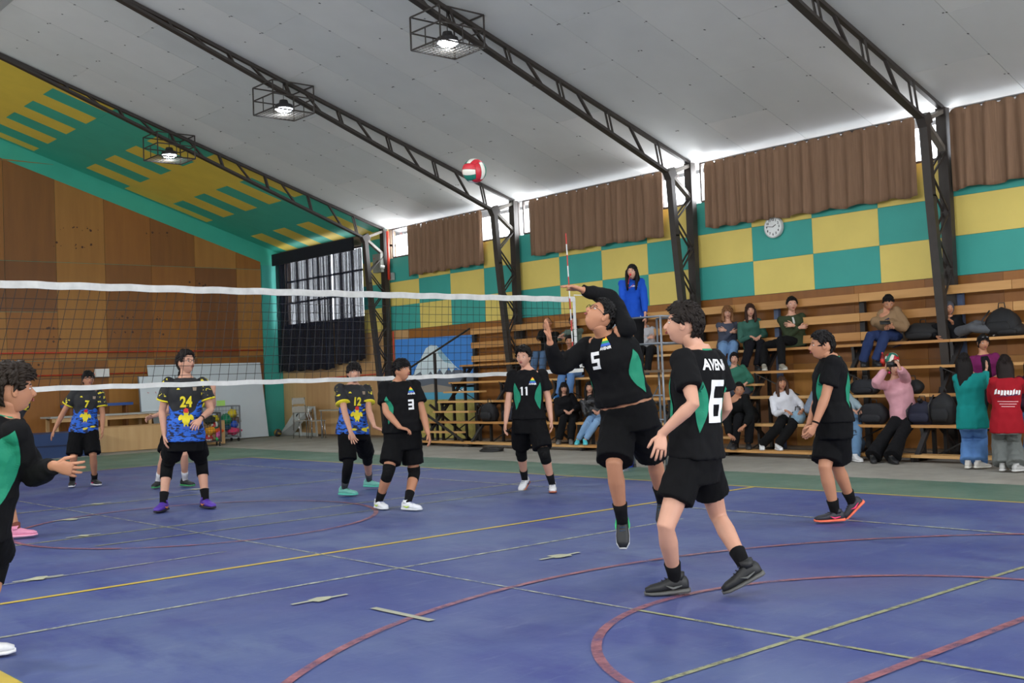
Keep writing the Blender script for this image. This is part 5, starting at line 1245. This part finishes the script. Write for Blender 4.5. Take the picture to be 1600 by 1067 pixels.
def bird(q, size=.16, v=.36, dx=0):
    r, fw, u = q.axes(v); s = q.s*size; c = q.sp(v)-r*dx; 
    el_ = lambda cx, cy, rx, ry, a0=0: [(cx+rx*math.cos(t*math.pi/6)*math.cos(a0)-ry*math.sin(t*math.pi/6)*math.sin(a0), cy+rx*math.cos(t*math.pi/6)*math.sin(a0)+ry*math.sin(t*math.pi/6)*math.cos(a0)) for t in range(12)]
    P_ = [el_(0, -.12, .25, .34), el_(0, .3, .16, .17), el_(-.33, .0, .20, .12, 1.1), el_(.33, .0, .20, .12, -1.1), [(-.14, -.55), (-.05, -.55), (-.05, -.38), (-.14, -.38)], [(.05, -.55), (.14, -.55), (.14, -.38), (.05, -.38)]]
    decal(q, 'bird_crest', [[(x*s, y*s) for x, y in p] for p in P_], c, -r, u, fw, M_ky, off=.006, cuts=1)
    decal(q, 'crest_comb', [[(x*s, y*s) for x, y in ((-.12, .3), (.12, .28), (.14, .52), (-.02, .6), (-.16, .48))]], c, -r, u, fw, mat('comb_red', (210, 40, 40)), off=.008, cuts=1)
    decal(q, 'crest_base', [[(x*s, y*s) for x, y in ((-.26, -.7), (.26, -.7), (.26, -.55), (-.26, -.55))]], c, -r, u, fw, mat('crest_blue', (60, 90, 190)), off=.007, cuts=1)
def away_kit(num, v=.66, size=.13, dx=0):
    def f(q):
        r, fw, u = q.axes(v); decal(q, 'shirt_number', text_mesh(num, size*q.s, .006, .8), q.sp(v)-r*dx, -r, u, fw, M_ky, cuts=1); bird(q, .17, .36, dx)
        r, fw, u = q.axes(.85); decal(q, 'chest_badge', [[(-.018, -.02), (.018, -.02), (.022, .02), (-.022, .02)]], q.sp(.85)-r*.095, -r, u, fw, mat('badge', (150, 130, 110)), cuts=1)
        decal(q, 'chest_badge', [[(-.02, -.008), (.02, -.008), (.006, .012), (-.012, .008)]], q.sp(.85)+r*.085, -r, u, fw, M_ky, cuts=1)
    return f
AT = dict(kind='tee', sleeve=.60, sease=.022, ease=.022, hem=-.09, collar=M_ky, cuff=M_ky, flare=.08, wr=.011)
G3 = 'players in yellow, blue and black'
aR = at(255, 786, Z=.10); aL = at(321, 781, Z=.10); D = depth(aR)
person('tall player number 24 with glasses and purple shoes beyond the net', G3, 1.90, pt(290, 684, D), pt(290, 594, D+.02), 247, 247, (aL, aR), (pt(313, 655, D-.20), pt(257, 680, D-.08)),
       knee=((315, 730), (262, 732)), elb=((327, 636), (253, 648)), head=(pt(291, 567, D), 283, 9, 0), toe=(az(272), az(222)), skin='fair', girth=1.0,
       hands=(dict(d=(-.75, -.4, -.6), n=(.2, .6, -.8), curl=.45), dict(curl=.45)), top=dict(AT, mat=away_mat(0, 1.0), hem=-.06), bottom=dict(SHB, len=.66), socks=((22, 22, 26), .28), shoes=dict(col=(84, 50, 160), sole=(30, 28, 36), lace=(90, 60, 170), flash=(230, 140, 60)),
       hair=dict(style='short', th=.022, curl=.008, col=(48, 34, 30), seed=9, bun=(0, -.03, .13, .036), back=0), extra=(away_kit('24', .62, .155), knee_pads(lo=.18, hi=.24), glasses(), band_at(0, .86)))
aR = at(113, 751, Z=.10); aL = at(148, 749, Z=.10); D = depth(aR)
person('player number 7 with glasses near the left, before the blue gym mat', G3, 1.76, pt(131, 670, D), pt(137, 611, D+.02), 251, 252, (aL, aR), (pt(160, 672, D-.06), pt(85, 672, D-.1)),
       knee=((146, 712), (115, 712)), elb=((161, 650), (98, 647)), head=(pt(138, 593, D), 263, 5, 0), toe=(az(272), az(245)), skin='warm', hands=(dict(curl=.45), dict(curl=.3, spread=.15)), det=1, voxel=.010,
       top=dict(AT, mat=away_mat(1, .93)), bottom=dict(SHB, len=.92, loose=.04), socks=((22, 22, 26), .22), shoes=dict(col=(30, 30, 34), sole=(210, 210, 214), lace=(40, 40, 44), flash=(230, 60, 120)), hair=dict(style='fringe', th=.018, col=(24, 20, 20), seed=10), extra=(away_kit('7', .66, .14), glasses()))
aR = at(538, 763, Z=.10); aL = at(577, 751, Z=.11); D = depth(aR)-.05
person('player number 12 with green shoes holding his hands open', G3, 1.74, pt(551, 672, D), pt(552, 604, D+.05), 262, 256, (aL, aR), (pt(585, 667, D-.18), pt(548, 675, D-.35)),
       knee=((572, 712), (545, 722)), elb=((571, 653), (541, 654)), head=(pt(553, 583, D), 250, 2, 0), toe=(az(300), az(292)), skin='fair', hands=(dict(d=(.7, -.4, -.45), n=(-.2, .1, .9), curl=.2, spread=.2), dict(d=(.15, -.35, -.9), n=(-.1, -.9, .3), curl=.2, spread=.2)),
       top=dict(AT, mat=away_mat(2, .92)), bottom=dict(SHB, len=.88, loose=.03), socks=((60, 62, 66), .30), shoes=dict(col=(110, 180, 165), sole=(90, 190, 170), lace=(40, 60, 60)), hair=dict(style='fringe', th=.022, curl=.008, col=(30, 24, 24), seed=11),
       extra=(away_kit('12', .64, .135), lambda q: q.put('leg_sleeve', *(lambda m: (m.v, m.f))(MB().tube([lerp(q.kn[1], q.hips[1], .3), q.kn[1], lerp(q.kn[1], q.ank[1], .3), lerp(q.kn[1], q.ank[1], .75)], [.075, .062, .064, .046], 16)), fabric((20, 20, 24))), knee_pads((0,))))
aR = at(247, 752, Z=.10); aL = at(289, 750, Z=.10); D = depth(aL)
person('player hidden behind number 24, only arms and one leg showing', G3, 1.76, pt(277, 672, D), pt(289, 610, D), 245, 245, (aL, aR), (pt(334, 612, D-.1), pt(238, 651, D-.3)),
       knee=(None, None), elb=((335, 640), (262, 640)), head=(pt(288, 590, D), 247, 0, 0), toe=(az(285), az(225)), skin='fair', hands=(dict(d=(-.1, 0, 1), n=(-.3, -.9, 0), curl=.4), dict(curl=.4)), det=0, top=dict(AT, mat=away_mat(3, .93)), bottom=dict(SHB, len=.8), socks=((200, 200, 204), .36),
       shoes=dict(col=(26, 30, 30), sole=(60, 150, 90)), hair=dict(style='short', th=.015, col=(30, 24, 22), seed=12))
aL = at(26, 826, Z=.10); aR = at(-14, 834, Z=.10); D = depth(aL)
person('player with pink shoes mostly hidden behind the left edge player', G3, 1.74, pt(4, 715, D), pt(6, 625, D), 75, 75, (aL, aR), (pt(8, 700, D+.2), pt(-22, 700, D+.2)),
       head=(pt(10, 602, D), 60, 0, 0), toe=(az(-15), az(-20)), skin='warm', det=0, top=dict(AT, mat=away_mat(4, .93)), bottom=dict(SHB, len=.75), socks=((120, 70, 60), .12), shoes=dict(col=(236, 150, 180), sole=(240, 170, 196), lace=(240, 180, 200)), hair=dict(style='short', th=.015, col=(30, 24, 22), seed=13),
       extra=(knee_pads((0, 1), (176, 172, 174)),))

# ------------------------------------------------------------------ referee, standing spectators
P = at(990, 497, X=12.6); P = Vector((12.6, P[1], 1.42+.90)); N_ = Vector((12.6, P.y+.01, 1.42+1.37)); aL = Vector((12.58, P.y-.10, 1.505)); aR = Vector((12.58, P.y+.12, 1.505))
def lanyard(q):
    F = q.F; mb = MB(); mb.ball(F((0, .118, -.055)), .017, 12, 8); q.put('whistle', mb.v, mb.f, mat('whistle_red', (220, 30, 40), .4))
    mb = MB(); r, f, u = q.axes(.95); mb.tube([F((.01, .115, -.06)), q.sp(.80)+f*.15+r*.02, q.sp(.72)+f*.16, q.sp(.8)+f*.15-r*.05, q.sp(1.0)-r*.08+f*.03], .004, 6); q.put('lanyard', mb.v, mb.f, mat('lanyard_red', (190, 40, 70)))
    decal(q, 'chest_lettering', text_mesh('AVENIR', .03, .001), q.sp(.78)-r*.07, -r, u, f, M_pw, cuts=0)
    mb = MB(); h = q.hips[0]; mb.tube([lerp(q.hips[0], q.kn[0], .25)+f*.09+r*-.02, lerp(q.hips[0], q.kn[0], .25)+f*.095-r*.06+u*.015], [.003, .009], 6); q.put('trouser_mark', mb.v, mb.f, M_pw)
person('woman referee in a blue jacket with a red whistle standing on the tall stand', None, 1.66, P, N_, 208, 208, (aL, aR), (at(1008, 489, X=12.52), at(975, 490, X=12.5)), elb=((1010, 462), (973, 462)), head=(at(988, 425, X=12.53), 205, 2, 0),
       skin='fair', fem=1, lipred=1, top=dict(col=(24, 74, 176), sleeve=1.93, sease=.018, hem=-.22, ease=.022, name='jacket'), bottom=dict(kind='trousers', col=(22, 22, 26)), shoes=dict(col=(30, 30, 34), sole=(200, 200, 200)), hands=(dict(d=(-.1, 0, -1), n=(-.5, .5, 0)), dict(d=(-.1, 0, -1))),
       hair=dict(style='long', th=.012, long_=.30, col=(26, 20, 20), seed=14), extra=(lanyard,), body_parts=dict(z0=1.4175))
aL = at(1513, 722, Z=.09); aR = at(1530, 722, Z=.09); D = depth(aR)
person('girl in a teal sweatshirt and blue jeans standing with her back turned', None, 1.55, pt(1519, 655, D), pt(1514, 586, D), 22, 25, (aL, aR), (pt(1516, 630, D+.3), pt(1541, 578, D+.22)), elb=((1500, 625), (1535, 600)), head=(pt(1506, 565, D+.02), 32, -8, 0),
       toe=(az(10), az(-25)), skin='fair', fem=1, det=0, top=dict(col=(20, 128, 124), sleeve=1.9, sease=.028, ease=.034, hem=-.2, name='sweatshirt', wr=.012), bottom=dict(kind='trousers', col=(86, 124, 176), loose=.035, flare=.02, wr=.01), shoes=dict(col=(200, 196, 190), sole=(220, 218, 210)),
       hair=dict(style='long', th=.014, long_=.34, col=(30, 22, 20), seed=15, curl=.006))
aL = at(1567, 726, Z=.09); aR = at(1589, 727, Z=.09); D = depth(aR)
def redprint(q):
    r, fw, u = q.axes(.7); n = -fw; mb = []
    M_navy = mat('print_navy', (40, 34, 80))
    for i in range(9): x = -.12+.03*i; mb.append([(x-.012, .01*math.sin(i*2)), (x+.010, .008*math.cos(i)), (x+.016, .045+.02*(i in (0, 6))), (x-.004, .05)])
    decal(q, 'back_print', [[(x*1.1, y*1.1) for x, y in p] for p in mb], q.sp(.66), r, u, n, M_pw, cuts=0)
    decal(q, 'back_print_swoosh', [[(-.13, -.02), (.13, .0), (.15, .02), (0, -.012)]], q.sp(.65), r, u, n, M_navy, cuts=2)
    for k in range(3): decal(q, 'back_print_line', [[(-.11+.02*k, 0), (.12-.02*k, 0), (.12-.02*k, .008), (-.11+.02*k, .008)]], q.sp(.50-.055*k), r, u, n, mat('print_pink', (220, 170, 170)), cuts=2)
person('girl in a red printed sweatshirt standing with her back turned', None, 1.53, pt(1573, 662, D), pt(1572, 592, D), 30, 32, (aL, aR), (pt(1560, 632, D+.35), pt(1592, 600, D+.38)), elb=((1545, 632), (1601, 632)), head=(pt(1570, 568, D+.03), 35, -12, 0),
       toe=(az(10), az(-15)), skin='fair', fem=1, det=0, top=dict(col=(146, 20, 32), sleeve=1.9, sease=.032, ease=.036, hem=-.2, name='sweatshirt', wr=.012), bottom=dict(kind='trousers', col=(104, 108, 106), loose=.04, flare=.03, wr=.012), shoes=dict(col=(170, 170, 168), sole=(200, 200, 198)),
       hair=dict(style='long', th=.014, long_=.26, col=(44, 28, 24), seed=16, curl=.004), extra=(redprint,))

# ------------------------------------------------------------------ seated spectators
GS = 'spectators on the bleacher'
def seated(lab, ppx, lv, faz, hpx, H=1.68, skin='fair', fem=0, haz=None, hpitch=0, top=None, bottom=None, shoes=None, hair=None, hands='lap', feet=None, kneepx=(None, None), lv_f=None, spread=.11, dx=.24, lean=.10, extra=(), elb=(None, None), w=None, footX=None, **kw):
    x0 = LV[lv][0]; X = x0+dx; y = at(ppx, 560, X=X)[1]; P = Vector((X, y, LV[lv][1]+.095)); f = az(faz); r = f.cross(Vector((0, 0, 1))); L = .29*H
    hc = Vector(at(hpx[0], hpx[1], X=X-.03-lean*.9*abs(f.x)+0)); 
    dn = (hc-Vector((0, 0, .17))-f*.035)-P; 
    N = P+dn.normalized()*min(max(dn.length, L*.86), L*1.14)
    hc = N+ (hc-N).normalized()*.185*H/1.75
    lf = lv-1 if lv_f is None else lv_f; zf = (LV[lf][1] if lf >= 0 else 0)+.088*H/1.75; fx = footX or ((LV[lf][0] if lf >= 0 else 14.15)+.12)
    if feet: ank = tuple(Vector((*at(a, b, X=fx)[:2], zf)) for a, b in feet)
    else: ank = tuple(Vector((fx, P.y+(-1 if i else 1)*-(r.y)*0, zf))+r*(spread*(1 if i else -1)) + Vector((0, f.y*.35, 0)) for i in range(2))
    k = [P+f*.36*H/1.68+r*(.1 if i else -.1)+Vector((0, 0, .09)) for i in range(2)]
    if w: wr = tuple(Vector(q) for q in w)
    elif hands == 'lap': wr = tuple(P+f*(.27)+r*(.075 if i else -.075)+Vector((0, 0, .13)) for i in range(2))
    elif hands == 'knees': wr = tuple(P+f*(.31)+r*(.13 if i else -.13)+Vector((0, 0, .12)) for i in range(2))
    elif hands == 'crossed': wr = (P+f*.25+r*.06+Vector((0, 0, .27)), P+f*.26-r*.04+Vector((0, 0, .23)))
    hd = [dict(d=f*.6+r*(.5 if i == 0 else -.5)+Vector((0, 0, -.35)), n=(0, 0, -1), curl=.35) for i in range(2)]
    if hands == 'crossed': hd = [dict(d=r*1+Vector((0, 0, .1)), n=-f, curl=.5), dict(d=-r+Vector((0, 0, .1)), n=-f, curl=.5)]
    if 'hd' in kw: hd = kw.pop('hd')
    t_ = dict(col=(40, 40, 44), sleeve=1.93, sease=.012, ease=.018, hem=-.14, name='jacket', wr=.009); t_.update(top or {}); b_ = dict(kind='trousers', col=(30, 30, 34), loose=.016); b_.update(bottom or {})
    return person(lab, GS, H, P, N, faz, faz, ank, wr, kneepx, elb, (hc, haz if haz is not None else faz, hpitch, 0), (f+r*-.12, f+r*.12), hd, skin=skin, fem=fem, top=t_, bottom=b_, shoes=shoes or dict(col=(30, 30, 32), sole=(60, 60, 60)), hair=hair, det=0, extra=extra, body_parts=dict(z0=LV[lv][1]), **kw)
def phone(q, c, f, col=(20, 22, 26)):
    mb = MB(); f = Vector(f).normalized(); r = f.cross(Vector((0, 0, 1))).normalized(); u = r.cross(f); R = Matrix((r, f, u)).transposed(); mb.box(c, (.15, .009, .075), R); return mb
y_ = lambda px, X: at(px, 560, X=X)[1]
seated('bald man in a dark jacket and jeans resting his hand on his face', 858, 4, 200, (856, 506), 1.74, 'warm', haz=205, hpitch=-10, top=dict(col=(34, 36, 32)), bottom=dict(col=(74, 98, 128)), hair=dict(style='bald', th=.004, col=(70, 56, 48)), w=(at(862, 540, X=15.35), at(852, 514, X=15.55)), elb=(None, (838, 535)), hd=[dict(curl=.4), dict(d=(-.1, .1, 1), n=(.9, .2, 0), curl=.7)])
seated('man in a navy padded jacket behind the net antenna', 897, 3, 205, (890, 535), 1.72, 'warm', top=dict(col=(26, 30, 46), wr=.014, fr=9), bottom=dict(col=(92, 128, 176)), hair=dict(style='short', th=.018, col=(26, 20, 18), seed=2), hands='knees', shoes=dict(col=(40, 110, 170), sole=(210, 210, 210)), haz=220)
seated('woman in a striped green grey sweater with glasses on the top row', 902, 4, 210, (895, 502), 1.64, 'fair', 1, haz=218, top=dict(mat=mat('striped_sweater', (74, 92, 84), .9, scale=10, rgb2=(104, 120, 110), stretch=(.1, .1, 9))), bottom=dict(col=(40, 42, 50)), hair=dict(style='long', th=.012, col=(50, 32, 26), seed=3), w=(at(880, 522, X=15.35), at(876, 524, X=15.35)), extra=(glasses(),))
seated('woman with a fringe in a black jacket on the second board beside number 11', 887, 1, 222, (881, 610), 1.60, 'fair', 1, top=dict(col=(28, 28, 32), sease=.03), bottom=dict(col=(24, 24, 28), loose=.02), hair=dict(style='bangs', th=.014, long_=.10, col=(34, 26, 26), seed=4), feet=((892, 688), (874, 690)), shoes=dict(col=(96, 92, 88), sole=(120, 116, 110)))
seated('woman in a black leather jacket, ripped jeans and turquoise trainers', 931, 1, 222, (921, 608), 1.64, 'fair', 1, top=dict(mat=mat('black_leather', (26, 26, 30), .35, .1, 8, .2, 30), wr=.014), bottom=dict(mat=mat('ripped_denim', (134, 168, 204), .85, scale=5, rgb2=(110, 146, 188)), loose=.006, len=.9), hair=dict(style='long', th=.013, long_=.22, col=(26, 20, 22), seed=5), feet=((914, 690), (903, 690)), shoes=dict(col=(80, 190, 200), sole=(120, 210, 215), lace=(120, 210, 215)))
seated('person in a light grey hooded top behind the referee stand', 1014, 4, 215, (1006, 502), 1.66, 'fair', 1, top=dict(col=(172, 172, 176), hood=1), bottom=dict(col=(34, 34, 38)), hair=dict(style='long', th=.013, col=(60, 44, 36), seed=6), hands='crossed')
seated('woman with wavy brown hair in black just behind number 6', 1117, 2, 220, (1106, 557), 1.64, 'fair', 1, top=dict(col=(24, 24, 28)), bottom=dict(col=(40, 40, 46)), hair=dict(style='long', th=.016, long_=.2, curl=.008, col=(74, 46, 32), seed=7))
seated('woman with curly fair hair and crossed arms in a grey sweater', 1139, 4, 222, (1137, 499), 1.64, 'fair', 1, girth=1.12, top=dict(col=(70, 74, 88), knit=1), bottom=dict(col=(104, 136, 174), loose=.02), hair=dict(style='long', th=.030, curl=.022, cf=20, long_=.07, spread=1.15, col=(150, 104, 68), seed=8), hands='crossed')
seated('woman with long wavy hair in a green zip jacket beside the curly one', 1179, 4, 224, (1171, 493), 1.66, 'fair', 1, top=dict(col=(54, 94, 82)), bottom=dict(col=(28, 26, 36)), hair=dict(style='long', th=.022, curl=.012, cf=20, long_=.16, col=(66, 42, 32), seed=9))
seated('young man in an olive jacket with crossed arms on the top row', 1243, 4, 226, (1237, 483), 1.76, 'fair', top=dict(col=(52, 62, 42), ease=.036), bottom=dict(col=(26, 26, 28), loose=.01), hair=dict(style='short', th=.020, curl=.006, col=(30, 24, 22), seed=10), hands='crossed', kneepx=((1222, 540), (1193, 542)), feet=((1222, 571), (1194, 573)), shoes=dict(col=(150, 146, 132), sole=(200, 198, 188), lace=(210, 210, 205)),
       extra=(lambda q: q.put('undershirt', *(lambda m: (m.v, m.f))(MB().loft([(c+y*.12, x*.18, y*1.02, e) for c, x, y, e in q.trings(.72, .98, .03, n=4)])), fabric((190, 190, 186))),))
seated('girl in a green hooded top and grey trousers below the women', 1157, 2, 218, (1147, 563), 1.56, 'fair', 1, top=dict(col=(50, 104, 86), hood=1, ease=.035), bottom=dict(col=(76, 80, 92), loose=.03), hair=dict(style='long', th=.012, col=(28, 22, 24), seed=11, bun=(0, -.1, .05, .035)), kneepx=((1146, 607), (1126, 606)))
seated('man in a black jacket leaning forward with one hand down', 1163, 1, 212, (1152, 616), 1.72, 'warm', haz=222, lean=.3, top=dict(col=(22, 24, 26), sease=.03, ease=.035, wr=.014), bottom=dict(col=(26, 26, 30)), hair=dict(style='short', th=.016, col=(24, 20, 20), seed=12), w=(at(1164, 665, X=14.45), at(1139, 679, X=14.35)))
seated('girl with long brown hair in a white hooded top', 1231, 1, 226, (1221, 603), 1.60, 'warm', 1, top=dict(col=(212, 212, 218), hood=1, ease=.034), bottom=dict(col=(24, 24, 26), loose=.022), hair=dict(style='long', th=.013, long_=.32, col=(84, 58, 44), seed=13), hands='knees', feet=((1215, 692), (1190, 693)), shoes=dict(col=(218, 218, 218), sole=(226, 226, 226)))
seated('person in a grey blue sweatshirt and shorts behind the right player', 1283, 1, 222, (1290, 606), 1.68, 'fair', top=dict(col=(120, 132, 148)), bottom=dict(kind='shorts', col=(60, 66, 80), len=.7, loose=.03), hair=dict(style='short', th=.016, col=(40, 30, 26), seed=14), hands='knees')
seated('person in jeans and white trainers just right of the right player', 1324, 1, 232, (1308, 606), 1.66, 'fair', 1, top=dict(col=(150, 168, 176)), bottom=dict(col=(96, 128, 160)), hair=dict(style='long', th=.012, col=(40, 30, 26), seed=15), feet=((1337, 712), (1321, 714)), lv_f=-1, footX=14.2, shoes=dict(col=(200, 200, 200), sole=(214, 214, 214)))
X_ = 15.5
seated('man in a tan coat looking down at his phone with legs crossed', 1404, 4, 222, (1386, 480), 1.76, 'warm', haz=218, hpitch=-30, lean=.35, top=dict(col=(134, 108, 80), sease=.032, ease=.042, hood=1, name='coat'), bottom=dict(col=(40, 54, 92)), hair=dict(style='short', th=.014, col=(26, 22, 22), seed=16), w=(at(1392, 506, X=15.42), at(1384, 505, X=15.36)), elb=((1412, 508), (1378, 502)),
       kneepx=((1385, 520), (1368, 510)), feet=((1368, 563), (1348, 563)), shoes=dict(col=(28, 28, 30), sole=(30, 30, 32)), extra=(lambda q: q.put('phone', *(lambda m: (m.v, m.f))(phone(q, at(1383, 504, X=15.28), (-.5, -.4, .7))), M_ink), lambda q: q.put('sweater', *(lambda m: (m.v, m.f))(MB().loft([(c+y*.16, x*.32, y*1.03, e) for c, x, y, e in q.trings(.35, .98, .04, n=6)])), fabric((28, 38, 66)))))
# hooded child lying along the top row
xk = 15.88; Pk = at(1500, 519, X=xk); Pk = Vector((xk, Pk[1], LV[4][1]+.09)); Nk = Vector(at(1484, 505, X=xk-.06)); Nk.z = max(Nk.z, 2.0); 
kf = Vector((0, -1, 0))
person('hooded child in grey trousers lounging on the top row beside the column', GS, 1.40, Pk, Nk, 262, 232, (Vector((xk-.05, Pk.y-.62, 1.79)), Vector((xk-.17, Pk.y-.62, 1.79))), (Vector((xk-.17, Pk.y+.02, 1.93)), Vector((xk-.2, Pk.y+.25, 1.74))), knee=((1518, 502), (1516, 512)), head=(Nk+Vector((-.02, -.01, .15)), 222, -4, 0),
       toe=(Vector((0, -1, .5)), Vector((0, -1, .4))), skin='warm', det=0, top=dict(col=(24, 25, 30), sleeve=1.93, sease=.02, ease=.03, name='jacket'), bottom=dict(kind='trousers', col=(84, 86, 90), loose=.02), shoes=dict(col=(40, 38, 38), sole=(150, 148, 144)), hair=dict(style='hood', th=.024, col=(74, 76, 84), name='hood', mat=fabric((74, 76, 84)), seed=3), body_parts=dict(z0=LV[4][1]))
# woman in pink holding up a phone
seated('woman in a pink sweater holding a phone up before her face', 1411, 1, 224, (1398, 573), 1.66, 'fair', 1, haz=222, girth=1.06, dx=.2, top=dict(mat=mat('pink_knit', (206, 150, 160), .9, .05, 8, .3, 90), sease=.032, ease=.036, name='sweater', wr=.012), bottom=dict(col=(26, 26, 30), flare=.05, loose=.02), hair=dict(style='long', th=.013, col=(90, 60, 44), seed=17),
       w=(at(1406, 576, X=14.42), at(1384, 577, X=14.48)), elb=((1424, 598), (1368, 598)), hd=[dict(d=(-.1, .25, 1), n=(-.1, .9, 0), curl=.5), dict(d=(-.1, -.25, 1), n=(.3, -.9, 0), curl=.5)], lv_f=-1, footX=14.12, feet=((1394, 720), (1364, 718)), kneepx=((1396, 668), (1372, 665)), shoes=dict(col=(22, 22, 24), sole=(26, 26, 28)),
       extra=(lambda q: q.put('phone', *(lambda m: (m.v, m.f))(phone(q, at(1393.5, 569, X=14.38), (.7, .7, .05))), M_ink), lambda q: q.put('earring', *(lambda m: (m.v, m.f))(MB().ball(q.F((.085, 0, -.06)), .016)), mat('earring_pink', (220, 40, 110)))))
def sunglasses_up(q):
    F = q.F; mb = MB()
    for sx in (-1, 1): mb.ball(F((sx*.032, .085, .095)), (.026, .010, .018), 12, 8, 0, Matrix((F.r, F.f, F.u)).transposed())
    mb.tube([F((-.06, .07, .1)), F((.06, .07, .1))], .004, 6); q.put('sunglasses', mb.v, mb.f, mat('sunglass_lens', (30, 30, 34), .1))
seated('woman in a magenta cardigan with sunglasses on her head', 1541, 2, 215, (1536, 536), 1.66, 'warm', 1, haz=226, hpitch=-8, lean=.08, top=dict(col=(104, 28, 78)), bottom=dict(col=(28, 28, 32)), hair=dict(style='long', th=.012, col=(34, 26, 26), seed=18), extra=(sunglasses_up, lambda q: q.put('inner_top', *(lambda m: (m.v, m.f))(MB().loft([(c+y*.14, x*.45, y*1.02, e) for c, x, y, e in q.trings(.2, 1.0, .03, n=6)])), fabric((30, 30, 36)))))
seated('person in a maroon and navy jacket with jeans cut by the right edge', 1611, 1, 215, (1612, 566), 1.66, 'fair', 1, top=dict(col=(52, 24, 40)), bottom=dict(col=(84, 116, 160)), hair=dict(style='long', th=.014, long_=.2, col=(34, 24, 24), seed=19))
